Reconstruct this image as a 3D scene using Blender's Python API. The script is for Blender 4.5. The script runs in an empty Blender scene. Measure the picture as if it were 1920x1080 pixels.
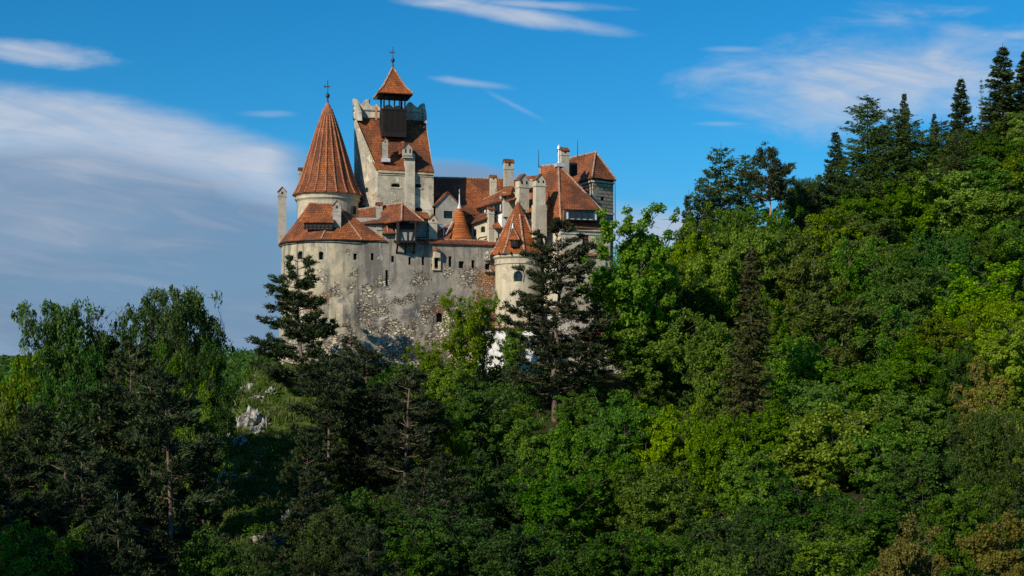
import bpy, math, random
import numpy as np
from mathutils import Vector, noise as mnoise
R = math.radians
S = bpy.context.scene
COL = S.collection

# ---------------------------------------------------------------- camera, sky, sun, exposure
F = 2666.667      # focal length in photo pixels (50 mm on a 36 mm wide frame, 1920 px)
HZ = 720.0        # photo row of the horizon: the camera is level, the lens is shifted up
cd = bpy.data.cameras.new('camera'); cam = bpy.data.objects.new('camera', cd); COL.objects.link(cam)
cam.location = (0, 0, 0); cam.rotation_euler = (R(90), 0, 0)
cd.sensor_width = 36; cd.lens = 50; cd.shift_y = (HZ - 540) / 1920
cd.clip_start = 0.5; cd.clip_end = 20000
S.camera = cam

SUN_TO = Vector((-0.57, -0.70, 0.50)).normalized()
EL = math.asin(SUN_TO.z)
sd = bpy.data.lights.new('sun', 'SUN'); so = bpy.data.objects.new('sun', sd); COL.objects.link(so)
so.rotation_euler = SUN_TO.to_track_quat('Z', 'Y').to_euler()
sd.energy = 4.7; sd.angle = R(0.53); sd.color = (1.0, 0.90, 0.74)

S.view_settings.view_transform = 'Standard'; S.view_settings.look = 'None'
S.view_settings.gamma = 1; S.view_settings.use_curve_mapping = False
S.view_settings.exposure = 0.06
S.render.engine = 'CYCLES'
S.cycles.max_bounces = 5; S.cycles.diffuse_bounces = 2; S.cycles.glossy_bounces = 1
S.cycles.transmission_bounces = 3; S.cycles.transparent_max_bounces = 4
S.cycles.use_denoising = False; S.cycles.use_adaptive_sampling = False

class G:
    """short-hand for building node trees"""
    def __init__(s, nt): s.nt = nt; s.n = nt.nodes; s.l = nt.links
    def new(s, t, **kw):
        n = s.n.new(t)
        for k, v in kw.items(): setattr(n, k, v)
        return n
    def put(s, sock, v):
        if isinstance(v, bpy.types.NodeSocket): s.l.new(v, sock)
        elif v is not None:
            if hasattr(sock.default_value, '__len__') and not hasattr(v, '__len__'): v = (v,) * len(sock.default_value)
            if hasattr(sock.default_value, '__len__') and len(sock.default_value) == 4 and len(v) == 3: v = (*v, 1)
            sock.default_value = v
    def m(s, op, a, b=None, c=None):
        n = s.new('ShaderNodeMath', operation=op)
        s.put(n.inputs[0], a); s.put(n.inputs[1], b)
        if c is not None: s.put(n.inputs[2], c)
        return n.outputs[0]
    def add(s, a, b): return s.m('ADD', a, b)
    def sub(s, a, b): return s.m('SUBTRACT', a, b)
    def mul(s, a, b): return s.m('MULTIPLY', a, b)
    def step(s, v, a, b, o0=0.0, o1=1.0):
        n = s.new('ShaderNodeMapRange', interpolation_type='SMOOTHSTEP')
        for i, x in enumerate((v, a, b, o0, o1)): s.put(n.inputs[i], x)
        return n.outputs[0]
    def lin(s, v, a, b, o0=0.0, o1=1.0):
        n = s.new('ShaderNodeMapRange')
        for i, x in enumerate((v, a, b, o0, o1)): s.put(n.inputs[i], x)
        return n.outputs[0]
    def mix(s, f, a, b, mode='MIX'):
        n = s.new('ShaderNodeMix', data_type='RGBA', blend_type=mode)
        s.put(n.inputs[0], f); s.put(n.inputs[6], a); s.put(n.inputs[7], b)
        return n.outputs[2]
    def vscale(s, v, sc):
        n = s.new('ShaderNodeVectorMath', operation='MULTIPLY'); s.put(n.inputs[0], v); s.put(n.inputs[1], sc)
        return n.outputs[0]
    def vadd(s, v, o):
        n = s.new('ShaderNodeVectorMath', operation='ADD'); s.put(n.inputs[0], v); s.put(n.inputs[1], o)
        return n.outputs[0]
    def dist(s, v, o):
        n = s.new('ShaderNodeVectorMath', operation='DISTANCE'); s.put(n.inputs[0], v); s.put(n.inputs[1], o)
        return n.outputs['Value']
    def noise(s, v, scale, detail=3, rough=0.55, dist=0.0):
        n = s.new('ShaderNodeTexNoise'); s.put(n.inputs['Vector'], v)
        s.put(n.inputs['Scale'], scale); s.put(n.inputs['Detail'], detail); s.put(n.inputs['Roughness'], rough)
        s.put(n.inputs['Distortion'], dist)
        return n.outputs[0]
    def noisec(s, v, scale, detail=3):
        n = s.new('ShaderNodeTexNoise'); s.put(n.inputs['Vector'], v)
        s.put(n.inputs['Scale'], scale); s.put(n.inputs['Detail'], detail)
        return n.outputs[1]
    def xyz(s, v):
        n = s.new('ShaderNodeSeparateXYZ'); s.put(n.inputs[0], v); return n.outputs
    def comb(s, x, y, z):
        n = s.new('ShaderNodeCombineXYZ'); s.put(n.inputs[0], x); s.put(n.inputs[1], y); s.put(n.inputs[2], z)
        return n.outputs[0]
    def pos(s): return s.new('ShaderNodeNewGeometry').outputs['Position']
    def uv(s): return s.new('ShaderNodeTexCoord').outputs['UV']

# ---- world: Nishita sky with thin cloud banks set by direction
W = bpy.data.worlds.new('World'); S.world = W; W.use_nodes = True
g = G(W.node_tree); g.n.clear()
sky = g.new('ShaderNodeTexSky', sky_type='NISHITA', sun_disc=False)
sky.sun_elevation = EL; sky.sun_rotation = math.atan2(SUN_TO.x, SUN_TO.y)
sky.altitude = 600; sky.air_density = 1.0; sky.dust_density = 0.5; sky.ozone_density = 2.0
skyc = g.mix(1.0, sky.outputs[0], (0.44, 0.94, 1.22), 'MULTIPLY')
hsv = g.new('ShaderNodeHueSaturation'); g.put(hsv.inputs['Saturation'], 1.12); g.put(hsv.inputs['Color'], skyc); skyc = hsv.outputs[0]
d = g.new('ShaderNodeTexCoord').outputs['Generated']
X, Y, Z = g.xyz(d)
Ys = g.m('MAXIMUM', Y, 0.05)
U = g.m('DIVIDE', X, Ys); V = g.m('DIVIDE', Z, Ys)
def pu(px): return (px - 960) / F
def pv(py): return (HZ - py) / F
base = g.comb(U, V, 0.0)
n1 = g.noise(g.vscale(base, (5.0, 26.0, 1)), 1.0, 6, 0.60, 0.7)
n2 = g.noise(g.vscale(g.vadd(base, (3.1, 1.7, 0)), (14.0, 40.0, 1)), 1.0, 5, 0.6, 0.5)
n4 = g.noise(g.vscale(g.comb(U, g.add(V, g.mul(U, 0.16)), 3.3), (8.0, 58.0, 1)), 1.0, 7, 0.62, 1.1)
n3 = g.noise(g.vscale(g.vadd(base, (7.1, 3.7, 0)), (3.0, 12.0, 1)), 1.0, 5, 0.5, 0.3)
nn = g.add(g.mul(g.sub(n1, 0.5), 1.0), g.mul(g.sub(n2, 0.5), 0.85))
def blob(px, py, rx, ry, slope=0.0, soft=0.7, amp=1.0, nz=1.6):
    du = g.m('DIVIDE', g.sub(U, pu(px)), rx / F)
    dv = g.m('DIVIDE', g.sub(g.sub(V, pv(py)), g.mul(g.sub(U, pu(px)), -slope)), ry / F)
    r = g.m('SQRT', g.add(g.mul(du, du), g.mul(dv, dv)))
    r = g.sub(r, g.mul(nn, nz))
    return g.mul(g.mul(g.step(r, 1.0 + soft * 0.3, 1.0 - soft), amp), g.lin(n4, 0.34, 0.58, 0.62, 1.0))
# big bank at left: upper edge falls from (0,145) to (560,270)
un = g.m('DIVIDE', g.sub(U, pu(0)), 560 / F)
top = g.add(g.mul(g.mul(un, un), -95 / F), g.add(g.mul(un, -22 / F), pv(148)))
bank = g.step(g.add(g.sub(top, V), g.mul(nn, 0.012)), -0.001, 0.016)
bank = g.mul(bank, g.step(g.add(U, g.mul(nn, 0.035)), pu(640), pu(500)))
below = g.sub(top, V)
lowf = g.step(g.add(below, g.mul(nn, 0.020)), 175 / F, 85 / F)    # bright upper rim, thin veil below
veil = g.step(g.add(n3, g.mul(n1, 0.35)), 0.40, 0.88)
dens = g.mul(bank, g.add(g.mul(lowf, g.mul(g.lin(nn, -0.40, 0.22, 0.72, 1.0), g.lin(n4, 0.32, 0.56, 0.72, 1.0))), g.mul(g.sub(1.0, lowf), g.add(0.66, g.add(g.mul(veil, 0.22), g.mul(g.step(n4, 0.42, 0.62), 0.10))))))
hole = g.step(V, pv(735), pv(600))
dens = g.mul(dens, g.add(0.35, g.mul(hole, 0.65)))
clouds = dens
for b in (blob(75, 100, 120, 24, 0.12, amp=0.75), blob(1690, 145, 340, 105, -0.10, 0.98, 1.0, 1.6), blob(1620, 180, 220, 60, -0.05, 0.95, 0.8, 1.5), blob(960, 26, 230, 17, 0.17, 0.95, 0.85, 1.7), blob(1000, 8, 160, 9, 0.05, 0.9, 0.6, 1.8),
          blob(880, 155, 90, 9, 0.12, 0.9, 0.45, 1.8), blob(870, 325, 140, 26, 0.10, 0.8, 0.95, 1.0), blob(1240, 440, 210, 66, 0.0, 0.9, 1.0, 1.1),
          blob(1560, 215, 160, 36, 0.0, 0.9, 0.6, 1.5), blob(1380, 92, 60, 7, 0, 0.9, 0.3, 1.6), blob(1350, 232, 60, 6, 0, 0.9, 0.3, 1.6),
          blob(960, 195, 60, 8, 0.5, 0.9, 0.3, 1.8), blob(1905, 66, 50, 14, 0, 0.9, 0.6, 1.6), blob(505, 214, 50, 7, 0, 0.9, 0.3, 1.6), blob(1800, 60, 80, 26, 0, 0.9, 0.5, 1.6)):
    clouds = g.m('MAXIMUM', clouds, b)
front = g.step(Y, 0.15, 0.4)
other = g.mul(g.step(g.noise(g.vscale(d, (1.5, 1.5, 5.0)), 1.6, 6, 0.6), 0.52, 0.72), 0.6)
clouds = g.add(g.mul(clouds, front), g.mul(other, g.sub(1.0, front)))
# thin shaded parts are blue-grey, the sunlit rim is pale lavender
ccl = g.m('MAXIMUM', g.mul(lowf, bank), g.step(V, pv(330), pv(250)))
ccl = g.m('MAXIMUM', g.mul(ccl, g.lin(nn, -0.5, 0.2, 0.72, 1.0)), g.add(g.mul(g.step(n3, 0.42, 0.66), 0.40), g.mul(g.step(n4, 0.44, 0.68), 0.16)))
ccl = g.m('MAXIMUM', ccl, g.mul(g.step(U, pu(1050), pu(1150)), 0.8))
ccol = g.mix(ccl, (1.95, 2.80, 4.25), (5.7, 6.4, 7.6))
skyc = g.mix(g.step(V, pv(250), pv(760), 0, 0.9), skyc, (1.65, 3.15, 5.3))       # paler, bluer towards the horizon
skyf = g.mix(clouds, skyc, ccol)
bg = g.new('ShaderNodeBackground'); g.put(bg.inputs[0], skyf); g.put(bg.inputs[1], 0.09)
ow = g.new('ShaderNodeOutputWorld'); g.l.new(bg.outputs[0], ow.inputs[0])

# ---------------------------------------------------------------- helpers
def P(px, py, Y): return Vector(((px - 960) * Y / F, Y, (HZ - py) * Y / F))
def XY(px, Y): return ((px - 960) * Y / F, Y)
def ZP(py, Y): return (HZ - py) * Y / F

def thing(name, label, cat, loc=(0, 0, 0), group=None):
    o = bpy.data.objects.new(name, None); COL.objects.link(o); o.location = loc
    o.empty_display_size = 0.5
    o['label'] = label; o['category'] = cat
    if group: o['group'] = group
    return o

def origin(o):
    v = Vector((0, 0, 0))
    while o is not None: v += o.location; o = o.parent
    return v

def autouv(me):
    uvl = me.uv_layers.new(name='uv')
    data = np.zeros(len(me.loops) * 2, dtype=np.float32)
    V = me.vertices
    for p in me.polygons:
        n = p.normal
        if abs(n.z) > 0.999: t = Vector((1, 0, 0))
        else: t = Vector((-n.y, n.x, 0)).normalized()
        b = n.cross(t)
        for li in p.loop_indices:
            c = V[me.loops[li].vertex_index].co
            data[li * 2] = c.dot(t); data[li * 2 + 1] = c.dot(b)
    uvl.data.foreach_set('uv', data)

class MB:
    def __init__(s): s.v = []; s.f = []
    def poly(s, pts):
        i = len(s.v); s.v += [Vector(p) for p in pts]; s.f.append(tuple(range(i, i + len(pts)))); return s
    def box(s, c, size, rot=0.0, taper=1.0):
        c = Vector(c); ca, sa = math.cos(rot), math.sin(rot); hx, hy, hz = (x / 2 for x in size); i = len(s.v)
        for z in (-hz, hz):
            k = taper if z > 0 else 1.0
            for x, y in ((-hx, -hy), (hx, -hy), (hx, hy), (-hx, hy)):
                s.v.append(c + Vector(((x * ca - y * sa) * k, (x * sa + y * ca) * k, z)))
        for f in ((3, 2, 1, 0), (4, 5, 6, 7), (0, 1, 5, 4), (1, 2, 6, 5), (2, 3, 7, 6), (3, 0, 4, 7)):
            s.f.append(tuple(i + k for k in f))
        return s
    def beam(s, a, b, w, h=None, up=(0, 0, 1)):
        a = Vector(a); b = Vector(b); h = h or w; d = (b - a).normalized(); up = Vector(up)
        if abs(d.dot(up)) > 0.95: up = Vector((0, 1, 0))
        x = d.cross(up).normalized(); y = x.cross(d); i = len(s.v)
        for p in (a, b):
            for u, v in ((-w / 2, -h / 2), (w / 2, -h / 2), (w / 2, h / 2), (-w / 2, h / 2)): s.v.append(p + x * u + y * v)
        for f in ((0, 1, 2, 3), (7, 6, 5, 4), (4, 5, 1, 0), (5, 6, 2, 1), (6, 7, 3, 2), (7, 4, 0, 3)): s.f.append(tuple(i + k for k in f))
        return s
    def tube(s, pts, rad, n=6, cap=True):
        pts = [Vector(p) for p in pts]; i0 = len(s.v)
        if not hasattr(rad, '__len__'): rad = [rad] * len(pts)
        for k, p in enumerate(pts):
            d = (pts[min(k + 1, len(pts) - 1)] - pts[max(k - 1, 0)]).normalized()
            up = Vector((0, 0, 1)) if abs(d.z) < 0.9 else Vector((1, 0, 0))
            x = d.cross(up).normalized(); y = x.cross(d)
            for j in range(n):
                a = 2 * math.pi * j / n; s.v.append(p + (x * math.cos(a) + y * math.sin(a)) * rad[k])
        for k in range(len(pts) - 1):
            for j in range(n):
                a = i0 + k * n + j; b = i0 + k * n + (j + 1) % n; s.f.append((a, b, b + n, a + n))
        if cap:
            s.f.append(tuple(i0 + j for j in reversed(range(n)))); s.f.append(tuple(i0 + (len(pts) - 1) * n + j for j in range(n)))
        return s
    def lathe(s, c, prof, n=32, a0=0.0, a1=2 * math.pi):
        c = Vector(c); i0 = len(s.v); full = abs(a1 - a0 - 2 * math.pi) < 1e-6; m_ = n if full else n + 1
        for r, z in prof:
            for j in range(m_):
                a = a0 + (a1 - a0) * j / n; s.v.append(c + Vector((r * math.cos(a), r * math.sin(a), z)))
        for k in range(len(prof) - 1):
            for j in range(n if full else n):
                a = i0 + k * m_ + j; b = i0 + k * m_ + (j + 1) % m_; s.f.append((a, b, b + m_, a + m_))
        return s
    def prism(s, pts, d):
        """pts: planar outline, d: extrusion vector"""
        d = Vector(d); i = len(s.v); n = len(pts); s.v += [Vector(p) for p in pts] + [Vector(p) + d for p in pts]
        s.f.append(tuple(i + k for k in range(n))); s.f.append(tuple(i + n + k for k in reversed(range(n))))
        for k in range(n): a = i + k; b = i + (k + 1) % n; s.f.append((b, a, a + n, b + n))
        return s
    def build(s, name, mat, parent=None, smooth=False, weld=False):
        o0 = origin(parent)
        me = bpy.data.meshes.new(name)
        vs, fs = s.v, s.f
        if weld:
            key = {}; idx = []; nv = []
            for p in vs:
                k = (round(p.x, 3), round(p.y, 3), round(p.z, 3))
                if k not in key: key[k] = len(nv); nv.append(p)
                idx.append(key[k])
            vs = nv; fs = [tuple(dict.fromkeys(idx[i] for i in f)) for f in fs]; fs = [f for f in fs if len(f) > 2]
        me.from_pydata([tuple(p - o0) for p in vs], [], fs); me.update()
        autouv(me); me.materials.append(mat)
        if smooth: me.polygons.foreach_set('use_smooth', [True] * len(me.polygons))
        o = bpy.data.objects.new(name, me); COL.objects.link(o); o.parent = parent
        return o

def newmat(name):
    m = bpy.data.materials.new(name); m.use_nodes = True; g = G(m.node_tree); g.n.clear()
    out = g.new('ShaderNodeOutputMaterial'); return m, g, out
def principled(g, out, col, rough=0.85, bump=None, bstr=0.5, bdist=0.05, spec=0.3, metal=0.0):
    b = g.new('ShaderNodeBsdfPrincipled'); g.put(b.inputs['Base Color'], col); g.put(b.inputs['Roughness'], rough)
    g.put(b.inputs['Specular IOR Level'], spec); g.put(b.inputs['Metallic'], metal)
    if bump is not None:
        n = g.new('ShaderNodeBump'); g.put(n.inputs['Strength'], bstr); g.put(n.inputs['Distance'], bdist); g.put(n.inputs['Height'], bump)
        g.l.new(n.outputs[0], b.inputs['Normal'])
    g.l.new(b.outputs[0], out.inputs[0]); return b

def stones(g, p, scale, c_light, c_dark, joint):
    """rubble masonry: colour and height"""
    q = g.vscale(p, (scale, scale, scale * 1.75))
    q = g.vadd(q, g.vscale(g.noisec(p, 1.1, 4), (1.5, 1.5, 1.5)))
    v = g.new('ShaderNodeTexVoronoi', feature='DISTANCE_TO_EDGE'); g.put(v.inputs['Vector'], q); g.put(v.inputs['Scale'], 1.0)
    c = g.new('ShaderNodeTexVoronoi'); g.put(c.inputs['Vector'], q); g.put(c.inputs['Scale'], 1.0)
    rnd = g.xyz(c.outputs['Color'])[0]
    e = g.step(g.add(v.outputs['Distance'], g.mul(g.sub(g.noise(p, 3.5, 4, .7), .5), .22)), 0.0, 0.17)
    col = g.mix(rnd, c_dark, c_light)
    return g.mix(e, joint, col), g.mul(e, g.add(0.5, rnd))

def plaster_mat(name, c1, c2, dark, scale=0.22, streak=0.5, patch=None, stone_amt=0.0, bump=0.25):
    m, g, out = newmat(name); p = g.pos()
    a = g.noise(p, scale, 6, 0.62, 0.6); b = g.noise(g.vadd(p, (31, 7, 3)), scale * 2.7, 6, 0.7, 0.4); f = g.noise(p, 4.0, 5, 0.7)
    col = g.mix(g.step(a, 0.38, 0.62), c1, c2)
    col = g.mix(g.mul(g.step(b, 0.50, 0.66), 0.75), col, dark)
    st = g.noise(g.vscale(p, (1.3, 1.3, 0.12)), 1.0, 6, 0.65)
    col = g.mix(g.mul(g.step(st, 0.46, 0.66), streak), col, dark)
    col = g.mix(g.mul(g.step(g.noise(g.vadd(p, (8, 8, 8)), 1.5, 6, 0.7, 0.5), 0.50, 0.66), 0.45), col, dark)
    if patch: col = g.mix(g.mul(g.step(g.noise(g.vadd(p, (5, 50, 9)), 0.5, 5, 0.65, 0.8), 0.56, 0.62), 0.85), col, patch)
    col = g.mix(0.5, col, g.mix(f, (0.32, 0.32, 0.32), (0.68, 0.68, 0.68)), 'OVERLAY')
    h = g.add(g.mul(b, 0.6), g.mul(f, 0.5))
    if stone_amt:
        sc, sh = stones(g, p, 2.2, (0.58, 0.49, 0.33), (0.32, 0.25, 0.15), (0.14, 0.11, 0.08))
        k = g.step(g.noise(g.vadd(p, (9, 2, 40)), 0.35, 4, 0.6), 0.66 - stone_amt, 0.70 - stone_amt)
        col = g.mix(k, col, sc); h = g.add(h, g.mul(k, sh))
    principled(g, out, col, 0.9, h, bump, 0.08)
    return m

def tile_mat(name, c1, c2, c3, gain=1.0):
    m, g, out = newmat(name); uv = g.uv(); p = g.pos()
    br = g.new('ShaderNodeTexBrick'); br.offset = 0.5
    g.put(br.inputs['Vector'], g.vadd(uv, g.vscale(g.noisec(p, 0.8, 2), (0.12, 0.12, 0)))); g.put(br.inputs['Scale'], 1.0)
    br.inputs['Brick Width'].default_value = 0.26; br.inputs['Row Height'].default_value = 0.36
    br.inputs['Mortar Size'].default_value = 0.035; br.inputs['Mortar Smooth'].default_value = 0.6
    g.put(br.inputs['Color1'], (0, 0, 0)); g.put(br.inputs['Color2'], (1, 1, 1)); g.put(br.inputs['Mortar'], (0.3, 0.3, 0.3))
    rnd = br.outputs['Color']
    wv = g.noise(g.vscale(p, (2.6, 2.6, 2.6)), 1.0, 4, 0.7)
    big = g.noise(p, 0.28, 5, 0.62, 0.5)
    col = g.mix(g.step(rnd, 0.1, 0.9), c1, c2)
    col = g.mix(g.step(big, 0.44, 0.60, 0, 0.78), col, c3)
    col = g.mix(g.step(wv, 0.60, 0.74, 0, 0.55), col, (0.34, 0.20, 0.12))      # lichen and mortar flecks
    col = g.mix(g.step(g.noise(g.vadd(p, (9, 9, 9)), 1.1, 6, 0.7), 0.56, 0.72, 0, 0.6), col, (0.055, 0.030, 0.022))
    col = g.mix(g.mul(br.outputs['Fac'], 0.65), col, (0.05, 0.02, 0.012))
    vy = g.m('FRACT', g.m('DIVIDE', g.xyz(uv)[1], 0.36))
    h = g.sub(g.add(g.mul(g.sub(1.0, vy), 0.6), g.mul(rnd, 0.5)), g.mul(br.outputs['Fac'], 0.9))
    principled(g, out, col, 0.8, g.add(h, g.mul(wv, 1.2)), 0.75, 0.06, 0.25)
    return m

def flat_mat(name, col, rough=0.8, var=0.35, scale=3.0, metal=0.0, spec=0.3, stretch=(1, 1, 1)):
    m, g, out = newmat(name); p = g.pos()
    n = g.noise(g.vscale(p, stretch), scale, 5, 0.65)
    lo = tuple(c * (1 - var) for c in col); hi = tuple(min(1, c * (1 + var)) for c in col)
    principled(g, out, g.mix(g.step(n, 0.3, 0.7), lo, hi), rough, n, 0.3, 0.04, spec, metal); return m

M = {}
M['tile'] = tile_mat('roof_tile', (0.25, 0.072, 0.024), (0.42, 0.130, 0.038), (0.105, 0.042, 0.024))
M['tile_old'] = tile_mat('old_roof_tile', (0.20, 0.062, 0.026), (0.34, 0.115, 0.044), (0.095, 0.040, 0.024))
M['tile_orange'] = tile_mat('orange_roof_tile', (0.33, 0.086, 0.020), (0.52, 0.150, 0.032), (0.18, 0.058, 0.022))
M['ridge'] = flat_mat('ridge_mortar', (0.34, 0.20, 0.14), 0.9, 0.5, 2.5)
M['cream'] = plaster_mat('cream_plaster', (0.60, 0.50, 0.34), (0.47, 0.40, 0.285), (0.28, 0.245, 0.185), 0.25, 0.35)
M['keep'] = plaster_mat('keep_plaster', (0.53, 0.45, 0.32), (0.36, 0.32, 0.245), (0.20, 0.18, 0.145), 0.20, 0.35, (0.70, 0.62, 0.47), 0.06)
M['grey'] = plaster_mat('grey_render', (0.42, 0.385, 0.31), (0.34, 0.315, 0.26), (0.22, 0.20, 0.17), 0.3, 0.4)
M['warm'] = plaster_mat('warm_plaster', (0.56, 0.48, 0.35), (0.46, 0.41, 0.31), (0.28, 0.25, 0.19), 0.3, 0.35)
M['white'] = plaster_mat('whitewash', (0.80, 0.79, 0.77), (0.72, 0.71, 0.70), (0.52, 0.50, 0.47), 0.3, 0.25, bump=0.12)
M['lead'] = flat_mat('grey_sheet_metal', (0.50, 0.52, 0.55), 0.45, 0.2, 2.0, 0.3)
M['iron'] = flat_mat('dark_iron', (0.045, 0.042, 0.045), 0.5, 0.3, 4.0, 0.4)
M['wood'] = flat_mat('dark_timber', (0.014, 0.0105, 0.009), 0.8, 0.5, 2.5, stretch=(3, 3, 0.3))
M['shutter'] = flat_mat('brown_shutter', (0.085, 0.030, 0.020), 0.7, 0.3, 3)
M['dark'] = flat_mat('dark_opening', (0.012, 0.011, 0.010), 0.6, 0.3, 2)
M['glass'] = flat_mat('window_glass', (0.020, 0.022, 0.025), 0.12, 0.3, 2, spec=0.6)
M['brick'] = flat_mat('red_brick', (0.36, 0.13, 0.065), 0.9, 0.5, 5)
M['redpaint'] = flat_mat('red_paint', (0.28, 0.03, 0.02), 0.6, 0.3, 3)

# bastion and curtain wall: weathered render over rubble
def bastion_mat():
    m, g, out = newmat('weathered_castle_wall'); p = g.pos(); x, y, z = g.xyz(p)
    big = g.noise(p, 0.16, 6, 0.62, 0.8); mid = g.noise(g.vadd(p, (17, 3, 8)), 0.55, 6, 0.68, 0.6); fine = g.noise(p, 3.0, 6, 0.72)
    ochre = g.mix(g.step(mid, 0.35, 0.65), (0.50, 0.42, 0.275), (0.32, 0.28, 0.20))
    grey = g.mix(g.step(mid, 0.35, 0.65), (0.335, 0.295, 0.235), (0.225, 0.20, 0.165))
    gx = g.step(g.add(x, g.mul(g.sub(big, 0.5), 14.0)), -25.5, -19.0)       # the rendering turns from ochre to grey along the wall
    col = g.mix(gx, ochre, grey)
    st = g.noise(g.vscale(p, (0.9, 0.9, 0.09)), 1.0, 6, 0.65)
    col = g.mix(g.step(st, 0.47, 0.60, 0, 0.85), col, (0.140, 0.125, 0.105))
    col = g.mix(g.step(g.noise(g.vscale(g.vadd(p, (40, 0, 0)), (1.3, 1.3, 0.16)), 1.0, 6, 0.65), 0.58, 0.70, 0, 0.65), col, (0.56, 0.53, 0.46))
    blot = g.noise(g.vadd(p, (3, 33, 12)), 0.23, 5, 0.6, 1.0)
    lowm = g.step(z, 15.5, 10.0)
    col = g.mix(g.mul(g.step(blot, 0.52, 0.60, 0, 0.9), lowm), col, (0.10, 0.095, 0.092))
    pale = g.noise(g.vadd(p, (61, 3, 2)), 0.35, 5, 0.65, 0.8)
    col = g.mix(g.mul(g.step(pale, 0.55, 0.66, 0, 0.8), lowm), col, (0.50, 0.47, 0.41))
    col = g.mix(g.step(g.noise(g.vadd(p, (70, 1, 2)), 0.9, 5, 0.7, 0.8), 0.66, 0.70, 0, 0.8), col, (0.62, 0.57, 0.47))
    # rubble shows where the rendering has fallen
    sc, sh = stones(g, p, 1.9, (0.66, 0.57, 0.43), (0.25, 0.21, 0.155), (0.07, 0.058, 0.045))
    sc = g.mix(0.75, sc, g.mix(g.step(g.noise(g.vadd(p, (4, 1, 1)), 0.30, 6, 0.65, 0.8), .38, .62), (0.22, 0.21, 0.21), (0.74, 0.72, 0.68)), 'OVERLAY')
    sc2, sh2 = stones(g, g.vadd(p, (4, 4, 4)), 2.3, (0.56, 0.34, 0.19), (0.36, 0.15, 0.075), (0.13, 0.08, 0.05))
    edge = g.lin(x, -27.0, -20.0, 3.0, 12.6)
    rub = g.add(g.add(g.mul(g.sub(g.noise(g.vadd(p, (2, 9, 77)), 0.24, 5, 0.62, 0.7), 0.5), 15.0), g.mul(g.sub(g.noise(p, 1.2, 6, 0.7, 0.4), 0.5), 3.5)), g.sub(edge, z))
    k = g.step(rub, 0.0, 0.35)
    holes_ = g.step(g.noise(g.vadd(p, (12, 19, 7)), 0.15, 9, 0.62, 1.2), 0.515, 0.53)
    k = g.mul(k, g.sub(1.0, g.mul(holes_, 0.97)))
    pk = None
    nz = g.mul(g.sub(g.noise(p, 1.1, 7, 0.75, 0.5), 0.5), 5.0)
    def patchat(px, py, Y, r):
        c = P(px, py, Y); q = g.new('ShaderNodeVectorMath', operation='SUBTRACT'); g.put(q.inputs[0], p); g.put(q.inputs[1], tuple(c))
        dd = g.new('ShaderNodeVectorMath', operation='LENGTH'); g.put(dd.inputs[0], g.vscale(q.outputs[0], (1, 0.4, 1))); dd = dd.outputs['Value']
        return g.step(g.sub(dd, nz), r, r * 0.8)
    for a in ((915, 520, 206, 1.9), (905, 560, 206, 1.6), (585, 570, 200, 1.5), (520, 575, 206, 1.3), (610, 560, 200, 1.0), (925, 600, 206, 1.6), (822, 580, 203, 0.7), (595, 610, 200, .7)):
        t = patchat(*a); pk = t if pk is None else g.m('MAXIMUM', pk, t)
    rk = None
    for a in ((603, 505, 199, 0.35), (606, 525, 199, 0.5), (662, 510, 200, 0.55), (660, 540, 200, 0.7), (690, 545, 200, 1.0), (630, 545, 199, 1.0), (880, 520, 205, 1.7), (820, 500, 203, .8), (785, 525, 202, 1.2), (720, 530, 201, 1.1), (655, 470, 199, .3), (840, 510, 204, 0.9), (550, 690, 200, 2), (530, 640, 200, 1.2)):
        t = patchat(*a); rk = t if rk is None else g.m('MAXIMUM', rk, t)
    k = g.m('MAXIMUM', k, rk)
    col = g.mix(k, col, sc); col = g.mix(pk, col, sc2)
    col = g.mix(g.mul(k, g.step(g.noise(g.vadd(p, (0, 5, 5)), 0.5, 4, 0.6), 0.52, 0.66, 0, 0.6)), col, (0.11, 0.10, 0.095))
    col = g.mix(0.55, col, g.mix(fine, (0.25, 0.25, 0.25), (0.75, 0.75, 0.75)), 'OVERLAY')
    h = g.add(g.add(g.mul(mid, 0.5), g.mul(fine, 0.5)), g.add(g.mul(k, g.sub(sh, 0.5)), g.mul(pk, sh2)))
    principled(g, out, col, 0.92, h, 0.8, 0.16); return m
M['bastion'] = bastion_mat()

def ashlar_mat():
    m, g, out = newmat('rusticated_ashlar'); uv = g.uv(); p = g.pos()
    br = g.new('ShaderNodeTexBrick'); br.offset = 0.5; g.put(br.inputs['Vector'], uv); g.put(br.inputs['Scale'], 1.0)
    br.inputs['Brick Width'].default_value = 0.95; br.inputs['Row Height'].default_value = 0.52
    br.inputs['Mortar Size'].default_value = 0.07; br.inputs['Mortar Smooth'].default_value = 0.5
    g.put(br.inputs['Color1'], (0.44, 0.37, 0.25)); g.put(br.inputs['Color2'], (0.30, 0.26, 0.18)); g.put(br.inputs['Mortar'], (0.12, 0.10, 0.075))
    f = g.noise(p, 1.6, 6, 0.7)
    col = g.mix(0.8, br.outputs['Color'], g.mix(f, (0.2, 0.2, 0.2), (0.8, 0.8, 0.8)), 'OVERLAY')
    k = g.step(g.noise(p, 0.5, 3, 0.5), 0.60, 0.66); col = g.mix(k, col, (0.34, 0.32, 0.27))
    h = g.sub(g.mul(f, 0.7), g.mul(br.outputs['Fac'], g.sub(1.0, k)))
    principled(g, out, col, 0.9, h, 0.9, 0.12); return m
M['ashlar'] = ashlar_mat()
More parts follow.
